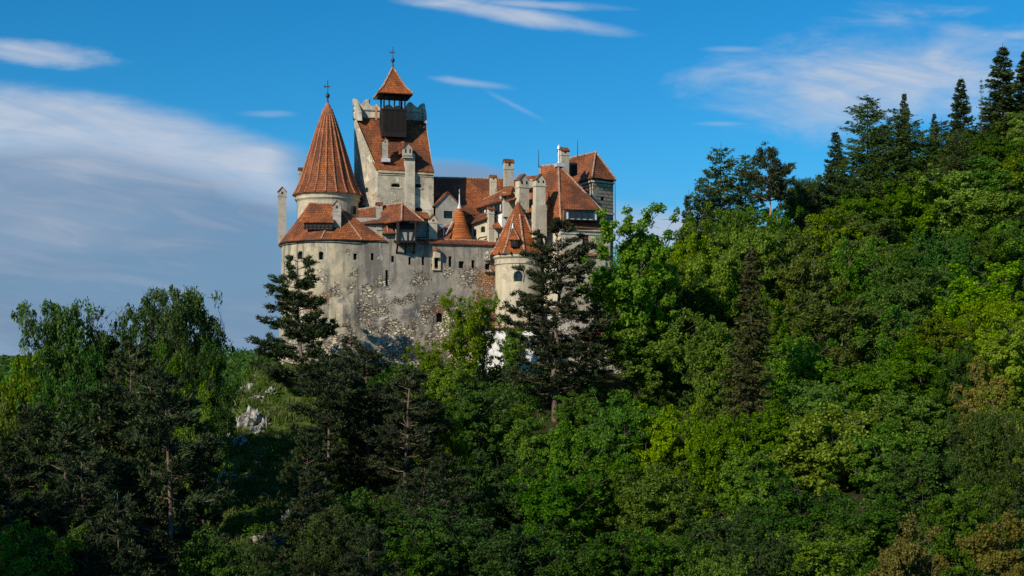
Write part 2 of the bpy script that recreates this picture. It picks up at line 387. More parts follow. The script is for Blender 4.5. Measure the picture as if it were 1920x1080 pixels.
def rubble_mat():
    m, g, out = newmat('rubble_wall'); p = g.pos()
    sc, sh = stones(g, p, 1.8, (0.62, 0.57, 0.48), (0.30, 0.27, 0.22), (0.09, 0.08, 0.07))
    f = g.noise(p, 2.5, 6, 0.7); b = g.step(g.noise(p, 0.35, 4, 0.6), 0.48, 0.56)
    col = g.mix(b, sc, (0.46, 0.43, 0.38)); col = g.mix(0.6, col, g.mix(f, (0.25, 0.25, 0.25), (0.75, 0.75, 0.75)), 'OVERLAY')
    principled(g, out, col, 0.92, g.add(g.mul(f, 0.5), g.mul(g.sub(1.0, b), sh)), 0.8, 0.14); return m
M['rubble'] = rubble_mat()

def seg_normal(a, b):
    dx, dy = b[0] - a[0], b[1] - a[1]; L = math.hypot(dx, dy); return Vector((dy / L, -dx / L, 0))

def wall(name, path, z0, z1, mat, parent, holes=(), batter=0.0, cell=1.2, rough=0.0, closed=False, depth=0.45, smooth=False, bow=0.0):
    """upright wall sheet along a plan path (outside on the right hand), with real openings and reveals.
    holes: (px, py, w, h, arch) in photo pixels of the place on the wall; returns frames of the openings"""
    path = [Vector((p[0], p[1], 0)) for p in path]
    if closed: path.append(path[0].copy())
    segs = list(zip(path[:-1], path[1:])); cum = [0.0]
    for a, b in segs: cum.append(cum[-1] + (b - a).length)
    ns = [seg_normal(a, b) for a, b in segs]
    def at(s):
        for i, (a, b) in enumerate(segs):
            if s <= cum[i + 1] + 1e-6 or i == len(segs) - 1:
                t = (s - cum[i]) / max(1e-9, cum[i + 1] - cum[i]); return a.lerp(b, min(max(t, 0), 1)), i
    def nat(s):
        p, i = at(s); t = (s - cum[i]) / max(1e-9, cum[i + 1] - cum[i])
        if not smooth: return ns[i]
        j = i + 1 if t > 0.5 else i - 1
        if j < 0 or j >= len(ns): return ns[i]
        w = abs(t - 0.5); return (ns[i] * (1 - w) + ns[j] * w).normalized()
    def hit(px):
        k = (px - 960) / F; best = None
        for i, (a, b) in enumerate(segs):
            if ns[i].y > -0.05 and ns[i].dot(a) > -1e-3: continue
            den = (b.x - a.x) - k * (b.y - a.y)
            if abs(den) < 1e-9: continue
            t = (k * a.y - a.x) / den
            if -1e-4 <= t <= 1.0001:
                y = a.y + t * (b.y - a.y)
                if best is None or y < best[1]: best = (cum[i] + t * (b - a).length, y)
        return best
    frames = []; cuts_s = set(round(c, 4) for c in cum); cuts_z = {z0, z1}; rects = []
    for h in holes:
        px, py, w, hh = h[:4]; arch = len(h) > 4 and h[4]
        A, B, Cn = hit(px - w / 2), hit(px + w / 2), hit(px)
        if not (A and B and Cn): print('hole misses wall', name, h); continue
        s0, s1 = sorted((round(A[0], 4), round(B[0], 4))); Yc = Cn[1] - (batter if batter else 0) * 0.3
        za, zb = round(ZP(py + hh / 2, Yc), 4), round(ZP(py - hh / 2, Yc), 4)
        if zb > z1 - 0.02: print('clipped', name, h, za, zb, z1); zb = z1 - 0.02
        rects.append((s0, s1, za, zb, arch)); cuts_s |= {s0, s1}; cuts_z |= {za, zb}
    def fill(c, cell):
        c = sorted(c); o = [c[0]]
        for a, b in zip(c[:-1], c[1:]):
            if b - a < 1e-4: continue
            k = max(1, int((b - a) / cell + 0.5)); o += [a + (b - a) * (i + 1) / k for i in range(k)]
        return o
    ss = fill(cuts_s, cell); zz = fill(cuts_z, cell)
    def pt(s, z):
        p, i = at(s); n = nat(s); t = max(0.0, (z1 - z) / (z1 - z0))
        off = batter * t ** 1.5
        q = p + n * off; q.z = z
        if rough:
            t2 = min(1, max(0, (14 - z) / 6)); k = rough * (0.25 + 0.75 * t2)
            q += n * k * (mnoise.noise(q * 0.35) * 1.2 + mnoise.noise(q * 1.1) * 0.45)
        return q
    grid = {}; mb = MB()
    def vid(i, j):
        if (i, j) not in grid: grid[(i, j)] = len(mb.v); mb.v.append(pt(ss[i], zz[j]))
        return grid[(i, j)]
    for i in range(len(ss) - 1):
        sm = (ss[i] + ss[i + 1]) / 2
        for j in range(len(zz) - 1):
            zm = (zz[j] + zz[j + 1]) / 2
            if any(r[0] < sm < r[1] and r[2] < zm < r[3] for r in rects): continue
            mb.f.append((vid(i, j), vid(i + 1, j), vid(i + 1, j + 1), vid(i, j + 1)))
    for s0, s1, za, zb, arch in rects:
        n = nat((s0 + s1) / 2); c = [pt(s0, za), pt(s1, za), pt(s1, zb), pt(s0, zb)]
        e = [p - n * depth for p in c]
        for k in range(4): mb.poly([c[k], c[(k + 1) % 4], e[(k + 1) % 4], e[k]])
        if arch:
            t = (c[1] - c[0]); wd = t.length; t.normalize(); rr = wd / 2 * (1 if arch is True else arch); cx = (c[2] + c[3]) / 2 - n * 0.03
            N = 6; hw = wd / 2
            for sgn in (-1, 1):
                prev = cx + t * sgn * hw - Vector((0, 0, rr))
                for q in range(1, N + 1):
                    a = math.pi / 2 * q / N; cur = cx + t * sgn * hw * math.cos(a) - Vector((0, 0, rr * (1 - math.sin(a))))
                    tri = [cx + t * sgn * hw, prev, cur] if sgn < 0 else [cx + t * sgn * hw, cur, prev]
                    mb.poly(tri); mb.poly([prev, cur, cur - n * (depth - 0.05), prev - n * (depth - 0.05)]); prev = cur
        frames.append((c, n, e))
    o = mb.build(name, mat, parent, smooth=smooth)
    return o, frames

def panes(parent, frames, name='window', mat=None, bars=(0, 0), frame_mat=None, inset=0.02, surround=None):
    """one window part per opening; glazing bars or a frame are its sub-parts"""
    for c, n, e in frames:
        q = [p + n * inset for p in e]
        w = MB().poly(q).build(name, mat or M['dark'], parent)
        if bars != (0, 0) or frame_mat:
            mb = MB(); t = (q[1] - q[0]); wd = t.length; t.normalize(); up = Vector((0, 0, 1)); ht = (q[3] - q[0]).length; b = 0.07
            o = n * 0.05
            for a_, b_ in ((0, 1), (1, 2), (2, 3), (3, 0)): mb.beam(q[a_] + o, q[b_] + o, b * 1.3, b, up=tuple(n))
            for k in range(bars[0]): x = q[0] + t * wd * (k + 1) / (bars[0] + 1) + o; mb.beam(x, x + up * ht, b, b, up=tuple(n))
            for k in range(bars[1]): x = q[0] + up * ht * (k + 1) / (bars[1] + 1) + o; mb.beam(x, x + t * wd, b, b, up=tuple(n))
            mb.build('window_frame', frame_mat or M['wood'], w)
        if surround:
            mb = MB(); t = (c[1] - c[0]).normalized(); up = Vector((0, 0, 1)); o = n * 0.02; k = 0.12
            mb.beam(c[0] - t * k + o, c[1] + t * k + o, 0.14, 0.18, up=tuple(n)); mb.beam(c[3] - t * k + o, c[2] + t * k + o, 0.10, 0.16, up=tuple(n))
            mb.beam(c[0] + o, c[3] + o, 0.10, 0.16, up=tuple(n)); mb.beam(c[1] + o, c[2] + o, 0.10, 0.16, up=tuple(n))
            mb.build('window_surround', surround, w)

def roof(name, faces, mat, parent, t=0.22):
    mb = MB()
    for f in faces:
        f = [Vector(p) for p in f]
        n = Vector((0, 0, 0))
        for k in range(len(f)): n += f[k].cross(f[(k + 1) % len(f)])
        if n.z < 0: f.reverse()
        mb.poly(f)
    o = mb.build(name, mat, parent, weld=True)
    s = o.modifiers.new('thickness', 'SOLIDIFY'); s.thickness = t; s.offset = -1
    return o

def ridge(parent, lines, r=0.15, mat=None):
    mb = MB(); mat = mat or M['ridge']
    for pts in lines:
        pts = [Vector(p) for p in pts]; out = []; rad = []; k = 0
        for a, b in zip(pts[:-1], pts[1:]):
            L = (b - a).length; n = max(2, int(L / 0.22))
            for i in range(n + (1 if b is pts[-1] else 0)):
                p = a.lerp(b, i / n); p.z += 0.03 + 0.03 * mnoise.noise(p * 2.0); out.append(p); rad.append(r * (1.12 if k % 2 else 0.82)); k += 1
        mb.tube(out, rad, 6)
    return mb.build('ridge_tiles', mat, parent)

TH = R(20)
def chimney(parent, px, pyt, pyb, wpx, Y, mat=None, rot=TH, style='gable', dfac=0.8, head=1.0, tile=None, name='chimney', holes=1):
    """masonry shaft with a banded head, smoke openings and a small tiled cap"""
    mat = mat or M['grey']; sc = Y / F; W_ = wpx * sc
    w = W_ / (math.cos(rot) + dfac * math.sin(abs(rot))); dp = w * dfac
    c = P(px, pyb, Y); z0 = c.z; zt = ZP(pyt, Y); cap = w * (0.62 if style == 'gable' else 0.45); zs = zt - cap; hh = w * 0.75 * head
    mb = MB(); mb.box((c.x, c.y, (z0 + zs - hh) / 2), (w, dp, zs - hh - z0), rot, 0.96 if (zs - z0) > 5 * w else 1.0)
    mb.box((c.x, c.y, zs - hh + 0.05), (w * 1.12, dp * 1.12, 0.14), rot)
    mb.box((c.x, c.y, zs - hh / 2 + 0.05), (w * 1.0, dp * 1.0, hh - 0.02), rot)
    ca, sa = math.cos(rot), math.sin(rot)
    def L(x, y, z): return Vector((c.x + x * ca - y * sa, c.y + x * sa + y * ca, z))
    o_ = 0.12; hx, hy = w / 2 + o_, dp / 2 + o_
    if style == 'gable':       # gable to the front
        mb.prism([L(-w / 2, -dp / 2, zs), L(w / 2, -dp / 2, zs), L(0, -dp / 2, zs + cap * 0.86)], L(0, dp, 0) - L(0, 0, 0))
    else:
        mb.prism([L(w / 2, -dp / 2, zs), L(w / 2, dp / 2, zs), L(w / 2, 0, zs + cap * 0.8)], L(-w, 0, 0) - L(0, 0, 0))
    ch = mb.build(name, mat, parent)
    m2 = MB()
    if style == 'gable':
        a, b, d_, e = L(-hx, -hy, zs - 0.04), L(-hx, hy, zs - 0.04), L(0, hy, zs + cap), L(0, -hy, zs + cap)
        f, g_ = L(hx, -hy, zs - 0.04), L(hx, hy, zs - 0.04)
    else:
        a, b, d_, e = L(-hx, -hy, zs - 0.04), L(hx, -hy, zs - 0.04), L(hx, 0, zs + cap), L(-hx, 0, zs + cap)
        f, g_ = L(-hx, hy, zs - 0.04), L(hx, hy, zs - 0.04)
    roof('chimney_cap', [[a, b, d_, e], [e, d_, g_, f]], tile or M['tile_old'], ch, 0.1)
    n = holes
    for k in range(n):
        xx = (k + 0.5) / n * w - w / 2; MB().box(L(xx, -dp / 2 - 0.012, zs - hh * 0.30), (w * 0.22 / (n ** 0.5), 0.03, hh * 0.42), rot).build('smoke_opening', M['dark'], ch)
    return ch

def finial(parent, p, h, name='finial', vane=True, mat=None):
    p = Vector(p); mat = mat or M['iron']; k = h / 3.6; mb = MB()
    mb.lathe(p, [(0.20 * k, -0.1), (0.12 * k, 0.5 * k), (0.10 * k, 0.8 * k), (0.30 * k, 1.05 * k), (0.33 * k, 1.25 * k), (0.28 * k, 1.45 * k), (0.07 * k, 1.65 * k), (0.055 * k, 2.5 * k), (0.045 * k, h * 0.96), (0.10 * k, h * 0.97), (0.02, h)], 10)
    f = mb.build(name, mat, parent, smooth=True)
    if vane:
        m2 = MB(); z = p.z + 2.55 * k
        m2.prism([p + Vector((-0.55 * k, 0, 2.45 * k)), p + Vector((-0.2 * k, 0, 2.55 * k)), p + Vector((0.1 * k, 0, 2.5 * k)), p + Vector((0.5 * k, 0, 2.65 * k)), p + Vector((0.1 * k, 0, 2.75 * k)), p + Vector((-0.2 * k, 0, 2.72 * k)), p + Vector((-0.6 * k, 0, 2.9 * k))], (0, 0.05, 0))
        m2.build('weather_vane', mat, f)
    return f

def rod(parent, px, pyt, pyb, Y):
    MB().tube([P(px, pyb, Y), P(px, pyt, Y)], [0.07, 0.035], 5).build('lightning_rod', M['iron'], parent)
up = Vector((0, 0, 1))
# ================================================================ the castle
GRP = 'wings and towers of the hilltop castle'
EAVE = 20.2
# ---- round bastion with the low faceted roof
t = thing('round_bastion', 'broad round bastion with low faceted red roof, wide louvred dormer and peeling ochre wall', 'castle tower', (-25.3, 207, 0), GRP)
bc = (-25.3, 207.0); br_ = 8.2
arc = [(bc[0] + br_ * math.cos(a), bc[1] + br_ * math.sin(a)) for a in [math.radians(180 - 20 + k * 6.0) for k in range(0, 24)]]
w_, fr = wall('wall', arc, -9, EAVE, M['bastion'], t, [(563, 478, 9, 15, .9), (602, 479, 9, 15, .6), (666, 481, 7, 12)], batter=0.8, cell=0.6, rough=0.40, smooth=True, depth=0.6)
panes(t, fr, 'window', M['dark'])
pe = lambda ang, r, z: Vector((bc[0] + r * math.cos(R(ang)), bc[1] + r * math.sin(R(ang)), z))
re = br_ + 0.38
JX, JY = bc[0] + br_ * math.cos(R(298)), bc[1] + br_ * math.sin(R(298)); KX, KY = XY(724, 200.75)
_pe = pe
def pe(ang, r, z):
    if r == re and 298 < ang <= 321:
        k = (ang - 298) / 23; n_ = seg_normal((JX, JY), (KX, KY)) * .38; return Vector((JX + (KX - JX) * k, JY + (KY - JY) * k, z)) + n_
    return _pe(ang, r, z)
A1, B1 = P(581, 381, 202.7), P(632, 384, 202.6)
A2, B2 = Vector((-31.0, 210.5, A1.z - 2.6)), Vector((-21.0, 211.0, B1.z - 3.0))
e_ang = [170 + k * 7 for k in range(0, 14)]        # front facet eave 170..261
faces = [[A1, pe(a, re, EAVE), pe(a + 7, re, EAVE)] for a in e_ang[:8]] + [[A1, pe(226, re, EAVE), B1]] + [[B1, pe(a, re, EAVE), pe(a + 7, re, EAVE)] for a in e_ang[8:13]] 
faces += [[B1, pe(261 + 12 * k, re, EAVE), pe(273 + 12 * k, re, EAVE)] for k in range(5)]
faces += [[B1, pe(321, re, EAVE), B2], [A1, A2, pe(170, re, EAVE)], [A2, pe(150, re, EAVE), pe(170, re, EAVE)], [A1, B1, B2, A2], [A2, B2, pe(90, re, EAVE), pe(150, re, EAVE)], [B2, pe(321, re, EAVE), pe(30, re, EAVE)], [B2, pe(30, re, EAVE), pe(90, re, EAVE)]]
rf = roof('roof', faces, M['tile'], t, 0.2)
ridge(rf, [[A1, pe(172, re, EAVE)], [A1, B1], [B1, pe(300, re, EAVE)], [B1, pe(261, re, EAVE)]], 0.14)
eb = MB(); eb.tube([pe(a, re + 0.02, EAVE - 0.14) for a in range(165, 330, 5)], 0.09, 5); eb.build('eaves_board', M['wood'], t)
# wide louvred dormer
dm = MB(); Yd = 199.5; dl, dr = P(571, 430, 199.9), P(623, 430, 199.2)
dh = 14 * Yd / F; back = Vector((0.1, 3.2, 0))
dd = MB(); dd.poly([dl, dr, dr + up * dh, dl + up * dh]).poly([dl, dl + up * dh, dl + back + up * dh]).poly([dr, dr + back + up * dh, dr + up * dh])
dor = dd.build('dormer', M['dark'], t)
lv = MB()
for k in range(4): z = up * dh * (k / 3); lv.beam(dl + z - Vector((0, .05, 0)), dr + z - Vector((0, .05, 0)), 0.09, 0.08)
for k in range(8): q = dl.lerp(dr, k / 7) - Vector((0, .06, 0)); lv.beam(q, q + up * dh, 0.09 if k % 2 else 0.13, 0.08)
lv.build('dormer_grille', M['wood'], dor)
ol, orr = dl + up * (dh - 0.02) + Vector((-0.25, -0.35, 0)), dr + up * (dh - 0.02) + Vector((0.25, -0.35, 0))
roof('dormer_roof', [[ol, orr, P(617, 400, 202.0), P(588, 401, 202.0)], [ol, P(588, 401, 202.0), P(575, 410, 202.6)], [orr, P(632, 404, 202.2), P(617, 400, 202.0)]], M['tile'], dor, 0.14)
chimney(t, 632, 376, 440, 16, 200.3, M['grey'], R(3), 'gable', 0.75)
chimney(t, 529, 350, 462, 17, 205.3, M['grey'], R(12), 'gable', 0.6, 0.85)
MB().box(P(632, 440, 200.1), (1.5, 1.1, 0.35), R(3)).build('chimney_flashing', M['lead'], t)

# ---- tall cone roofed round tower
cc = (-26.95, 208.0)
t = thing('cone_tower', 'tall round tower with a steep ribbed cone roof, rising out of the round bastion', 'castle tower', (cc[0], cc[1], 0), GRP)
mb = MB(); mb.lathe((cc[0], cc[1], 0), [(4.45, 14), (4.45, 26.3), (4.5, 26.5), (4.72, 26.75), (4.72, 26.95), (4.62, 27.0), (4.7, 27.25), (4.95, 27.4), (4.95, 27.6), (4.4, 27.7)], 48)
mb.build('wall', M['cream'], t, smooth=False)
N = 20; prof = [(5.12, 27.45), (4.55, 28.35), (4.0, 29.6), (3.5, 31.2), (2.8, 33.5), (2.05, 35.9), (1.25, 38.3), (0.5, 40.3), (0.05, 40.9)]
mb = MB(); mb.lathe((cc[0], cc[1], 0), prof, N, R(4), R(364)); rf = mb.build('cone_roof', M['tile'], t)
mb = MB(); mb.lathe((cc[0], cc[1], 0), [(5.12, 27.44), (4.3, 27.42)], N, R(4), R(364)); mb.build('soffit', M['wood'], t)
ribs = []
for k in range(N):
    a = R(4) + 2 * math.pi * k / N; ribs.append([Vector((cc[0] + (r + .02) * math.cos(a), cc[1] + (r + .02) * math.sin(a), z)) for r, z in prof[:-1]])
ridge(rf, ribs, 0.125, flat_mat('cone_rib_tiles', (0.33, 0.125, 0.062), 0.85, 0.35, 2.0))
mb = MB(); mb.lathe((cc[0], cc[1], 0), [(0.62, 39.9), (0.45, 40.6), (0.12, 41.2)], 12); mb.build('roof_cap', M['brick'], rf, smooth=True)
finial(t, (cc[0], cc[1], 41.0), 3.4)
chimney(t, 566, 314, 366, 13, 212.5, M['grey'], R(15), 'slope', 0.8)
mb = MB()
for (px, py, Y) in ((665, 396, 203.9), (680, 357 + 30, 205)): pass
q = P(663, 394, 204.6); mb.box(q, (0.55, 0.5, 1.1), R(45)); mb.build('window', M['dark'], t)

# ---- the keep
kA, kB, kC, kD = XY(708, 205), XY(813, 207.5), XY(664, 212), XY(797, 214)
t = thing('keep_tower', 'tall pale keep with battlements above a steep red roof and a dark wooden belfry', 'castle tower', (kA[0] + 3, kA[1] + 4, 0), GRP)
zf = 30.9; zb = 39.6
w_, fr = wall('wall', [kC, kA, kB, kD], 17, zf, M['keep'], t,
              [(742, 348, 17, 8.5, .35), (783.5, 349, 13, 8.5, .35), (785, 393.5, 15, 9, .5), (687, 356, 7, 9, True), (680, 389, 9, 6)], cell=2, depth=0.7)
panes(t, fr, 'window', M['dark'])
for c, n, e in fr[:3]:
    mb = MB(); d_ = (c[1] - c[0]).normalized(); mb.beam(c[0] - d_ * .2 + n * .03, c[1] + d_ * .2 + n * .03, 0.2, 0.12, up=tuple(n)); mb.build('window_sill', M['cream'], t)
vA, vB, vC, vD = (Vector((*p, 0)) for p in (kA, kB, kC, kD))
Z_ = lambda v, z: Vector((v.x, v.y, z))
mb = MB()    # side walls under the sloping roof, back wall and parapet
pC, pD = Z_(vC, zb + .2), Z_(vD, zb)
mb.poly([Z_(vC, zf), Z_(vA, zf), Z_(vC.lerp(vA, 0.10), zb - .35), Z_(vC, zb)])
mb.poly([Z_(vB, zf), Z_(vD, zf), Z_(vD, zb), Z_(vD.lerp(vB, 0.10), zb - .35)])
bk = Vector((0.25, 1.2, 0)); mb.poly([Z_(vC, 17), Z_(vC, zb), Z_(vD, zb), Z_(vD, 17)][::-1])
mb.build('side_wall', M['keep'], t)
# battlements: profile read along the back wall
prof = [(661.5, 224), (661, 185.5), (664.5, 184.5), (668.5, 186), (672.5, 190), (677.7, 196), (681, 190.5), (686, 186.5), (691.6, 185.5), (691.3, 193.4), (695, 197), (699.7, 200.8), (702, 197.2), (705, 195.6), (708, 195.8), (711.3, 200.4), (716, 203), (724, 197), (731, 196), (738, 203), (744, 198), (750, 198), (757, 203),
        (760.5, 200.6), (763, 195), (765.7, 192.0), (768.5, 191), (771.5, 192.3), (775, 196), (779, 199), (783, 201.6), (787, 196.5), (791, 194), (794.6, 193.2), (795.5, 197), (796.5, 226)]
dlt = (vD - vC)
def backpt(px, py, off=0.0):
    k = (px - 960) / F; tt = (k * vC.y - vC.x) / (dlt.x - k * dlt.y); q = vC + dlt * tt; return Vector((q.x, q.y, ZP(py, q.y)))
outl = [backpt(*p) for p in prof]; thick = Vector((0.12, 0.6, 0))
mb = MB()
mb.prism(outl, thick); 
for s_, e_ in ((0, 0.42),):       # short returns of the parapet on both sides
    for q0, q1 in ((vC, vC.lerp(vA, 0.22)),): 
        pts = [Z_(q0, zb - .3), Z_(q0.lerp(q1, 1), zb - .6), Z_(q0.lerp(q1, .85), zb + .8), Z_(q0.lerp(q1, .5), zb + 1.6), Z_(q0, zb + 2.5)]; mb.prism(pts, Vector((0.45, 0.1, 0)))
    for q0, q1 in ((vD, vD.lerp(vB, 0.22)),):
        pts = [Z_(q0, zb - .3), Z_(q0.lerp(q1, 1), zb - .6), Z_(q0.lerp(q1, .85), zb + .8), Z_(q0.lerp(q1, .5), zb + 1.4), Z_(q0, zb + 2.0)]; mb.prism(pts, Vector((-0.45, 0.1, 0)))
bt = mb.build('battlement', plaster_mat('battlement_plaster', (0.60, 0.53, 0.40), (0.44, 0.40, 0.32), (0.20, 0.18, 0.15), 0.5, 0.6), t)
mb = MB(); c0, c1 = backpt(663, 205) - thick * .15, backpt(795, 211) - thick * .15; mb.beam(c0, c1, 0.2, 0.16); c0, c1 = backpt(666, 219) - thick * .3, backpt(796, 226) - thick * .3; mb.beam(c0, c1, 0.3, 0.16); mb.build('parapet_moulding', M['grey'], bt)
# roof: slight flare at the eave
zo = zf + 0.15; oA, oB = Z_(vA + Vector((-.15, -.35, 0)), zo - .15), Z_(vB + Vector((.12, -.35, 0)), zo - .15)
mA, mB_ = vA.lerp(vC, .24), vB.lerp(vD, .24); mA.z = mB_.z = zf + 1.75
rC, rD = backpt(668.5, 222) - Vector((0, .1, 0)), backpt(797, 228) - Vector((0, .1, 0))
rf = roof('roof', [[oA, oB, mB_, mA], [mA, mB_, rD, rC]], M['tile'], t, 0.25)
mb = MB(); 
for z, o_ in ((zf - .12, .22), (zf - .34, .30), (zf - .62, .12)):
    nrm = seg_normal(kA, kB) * o_; mb.beam(Z_(vA, z) + nrm * .5, Z_(vB, z) + nrm * .5, o_, 0.17)
mb.build('cornice', M['cream'], t)
# belfry
Yb = 209.0; bx = P(735, 247, Yb); zt = ZP(205, Yb)
rotb = R(14); ca, sa = math.cos(rotb), math.sin(rotb)
def BL(x, y, z): return Vector((bx.x + x * ca - y * sa, Yb + 1.6 + x * sa + y * ca, z))
mb = MB(); hw = 1.78
mb.box(BL(0, 0, (zt + bx.z - 0.6) / 2), (3.55, 3.0, zt - bx.z + .8), rotb)
bf = mb.build('belfry', M['wood'], t)
mb = MB()
for k in range(19): x = -1.62 + 3.24 * k / 18; mb.beam(BL(x, -1.52, bx.z + .0), BL(x, -1.52, zt), 0.05, 0.05)
mb.build('boarding', M['wood'], bf)
zr = ZP(181, Yb)
for x, y in ((-1.55, -1.45), (-.78, -1.45), (0, -1.45), (.78, -1.45), (1.55, -1.45), (-1.55, 1.45), (1.55, 1.45)): MB().beam(BL(x, y, zt), BL(x, y, zr + .6), 0.24, 0.24).build('belfry_post', M['wood'], bf)
mb = MB()
MB().beam(BL(-1.9, -1.5, zt), BL(1.9, -1.5, zt), 0.2, 0.2).build('belfry_rail', M['wood'], bf); mb.beam(BL(-1.7, -1.5, zr + .25), BL(1.7, -1.5, zr + .25), 0.2, 0.3)
for i in range(4):            # little arches between the posts
    for y in (-1.5,):
        xa = -1.55 + .775 * i; xb = xa + .775
        pts = [BL(xa, y, zr + .3)] + [BL(xa + .387 - .387 * math.cos(math.pi * k / 8), y, zr - .20 + .36 * math.sin(math.pi * k / 8)) for k in range(9)] + [BL(xb, y, zr + .3)]
        mb.prism(pts[:6] + [BL((xa + xb) / 2, y, zr + .3)], BL(0, .08, 0) - BL(0, 0, 0)); mb.prism([BL((xa + xb) / 2, y, zr + .3)] + pts[5:], BL(0, .08, 0) - BL(0, 0, 0))
mb.build('belfry_arcade', M['wood'], bf)
ap = BL(0, 0, ZP(126, Yb + 1.6)); ez = ZP(176, Yb)
ce = [BL(-2.6, -2.5, ez), BL(2.6, -2.5, ez), BL(2.6, 2.5, ez), BL(-2.6, 2.5, ez)]; cm = [BL(-1.6, -1.55, ez + 1.15), BL(1.6, -1.55, ez + 1.15), BL(1.6, 1.55, ez + 1.15), BL(-1.6, 1.55, ez + 1.15)]
rf2 = roof('belfry_roof', [[ce[k], ce[(k + 1) % 4], cm[(k + 1) % 4], cm[k]] for k in range(4)] + [[cm[k], cm[(k + 1) % 4], ap] for k in range(4)], M['tile_orange'], t, 0.14)
ridge(rf2, [[ce[k], cm[k], ap] for k in range(4)], 0.12)
MB().poly([p - Vector((0, 0, .16)) for p in ce]).build('belfry_soffit', M['wood'], rf2)
finial(t, ap, ZP(88, Yb + 1.6) - ap.z)
MB().box(P(704.5, 184, 208), (0.45, 0.4, 0.35)).tube([P(704.5, 184, 208), BL(-1.8, -1.4, ez + .1)], .05, 4).build('lamp', M['iron'], bf)
MB().beam(P(705.5, 226, 210), P(705.5, 201, 210.5), 0.26, 0.26).build('flue_pipe', M['brick'], t)
chimney(t, 722, 258, 302, 11.5, 206.3, M['grey'], R(8), 'gable')
MB().box(P(723, 301, 206.0), (1.3, 1.0, .5), R(8)).build('chimney_flashing', M['lead'], t)
cm_ = chimney(t, 763.5, 268, 292, 19.5, 205.9, M['grey'], R(14), 'gable', .85, 1.5, holes=2)
mb = MB(); q0 = P(767, 292, 205.95); q1 = P(767, 402, 205.95); mb.box(((q0.x + q1.x) / 2, 206.55, (q0.z + q1.z) / 2), (1.35, 1.5, q0.z - q1.z + .6), R(14)); mb.build('chimney_breast', M['warm'], t)
mb = MB(); a = P(752, 268, 208); mb.box(P(756, 280, 207.4), (1.2, 1.7, 1.6), R(14)); mb.prism([P(748, 273, 206.6), P(760, 268, 206.4), P(757, 265, 206.5), P(751, 266, 206.6)], (0.3, 1.8, 0.1)); mb.build('chimney_cricket', M['tile_old'], t)

# ---- great hall roof behind
t = thing('great_hall', 'long plain red tiled hall roof running right from behind the keep', 'castle wing', (-6, 218, 0), GRP)
r0, r1 = P(806, 333, 216.5), P(1015, 338, 221); e0, e1 = P(806, 402, 209.5), P(1015, 402, 213.5)
b0, b1 = P(800, 400, 225), P(1015, 400, 230); b0.z = e0.z; b1.z = e1.z
f0, f1 = r0.copy(), r1.copy()
rf = roof('roof', [[e0, e1, r1, r0], [r0, r1, b1, b0]], M['tile'], t, .25); ridge(rf, [[r0, r1]], .16)
wall('wall', [(b0.x + .5, b0.y - .5), (e0.x + .5, e0.y + .5), (e1.x - .5, e1.y + .5), (b1.x - .5, b1.y - .5)], 12, e0.z - .05, M['warm'], t, closed=True, cell=3)
MB().poly([Z_(e1, e1.z), Z_(b1, b1.z), r1]).build('gable', M['warm'], t); MB().poly([Z_(b0, b0.z), Z_(e0, e0.z), r0]).build('gable', M['warm'], t)
chimney(t, 924.5, 328, 372, 13, 214.5, M['warm'], R(15), 'slope')
chimney(t, 953.5, 298, 352, 20, 213.5, M['grey'], R(15), 'slope', .8, 1.0)

# ---- curtain wall
cw = [(JX, JY), XY(724, 200.75), XY(752, 201.1), XY(790, 202.0), XY(850, 203.4), XY(934, 205.3)]
t = thing('curtain_wall', 'patched grey curtain wall with narrow slits between round bastion and cream corner turret', 'wall', (-10, 205, 0), GRP)
w_, fr = wall('wall', cw, -5, EAVE, M['bastion'], t,
              [(698, 481, 6, 13), (736, 485.5, 5, 12), (768, 489, 5, 15), (793, 489, 5, 16), (818, 493, 6.5, 17), (844, 490, 6, 20), (865, 496, 10, 13), (887, 495, 6, 15), (914, 500, 9, 12), (725, 521, 5, 30), (824, 595, 13, 17, True), (914, 590, 6, 20)],
              batter=0.8, cell=0.6, rough=0.50, smooth=True, depth=0.55)
panes(t, fr, 'window', M['dark'])
for (px, py, Y) in ((818, 493, 202.4),):
    mb = MB(); mb.box(P(812.6, 494, Y - .05), (0.22, .3, 1.9), R(20)); mb.box(P(824, 494, Y + .3), (0.3, .3, 1.9), R(20)); mb.box(P(818, 505.5, Y + .05), (1.25, .35, .2), R(20)); mb.build('niche_frame', M['cream'], t)
    q = P(819, 477, Y - .1); mb = MB(); mb.box(q, (0.85, 0.7, 0.95), R(20), 1.0); b_ = mb.build('stone_box', M['warm'], t); mb = MB(); mb.lathe(q + Vector((0, 0, .45)), [(0.62, 0), (0.45, .25), (0.15, .42), (0.02, .45)], 8); mb.build('stone_hood', M['tile_old'], b_)
mb = MB(); mb.lathe(P(914, 486, 204.5), [(0.02, 1.2), (.3, .9), (.5, .4), (.55, -.1), (.3, -.3)], 8); mb.box(P(915, 508, 204.5), (1.2, .5, .35), R(20)); mb.build('broken_hood', M['rubble'], t)
MB().lathe(P(824, 596, 202.0) + Vector((0, 0, .0)), [(0.0, 0)], 3) if False else None
# buttress strip with brick scar
mb = MB(); mb.prism([P(713, 470, 200.6), P(717, 466, 200.5), P(722, 470, 200.7), P(724, 545, 200.0), P(712, 545, 200.0)], (0.0, 1.5, 0)); 
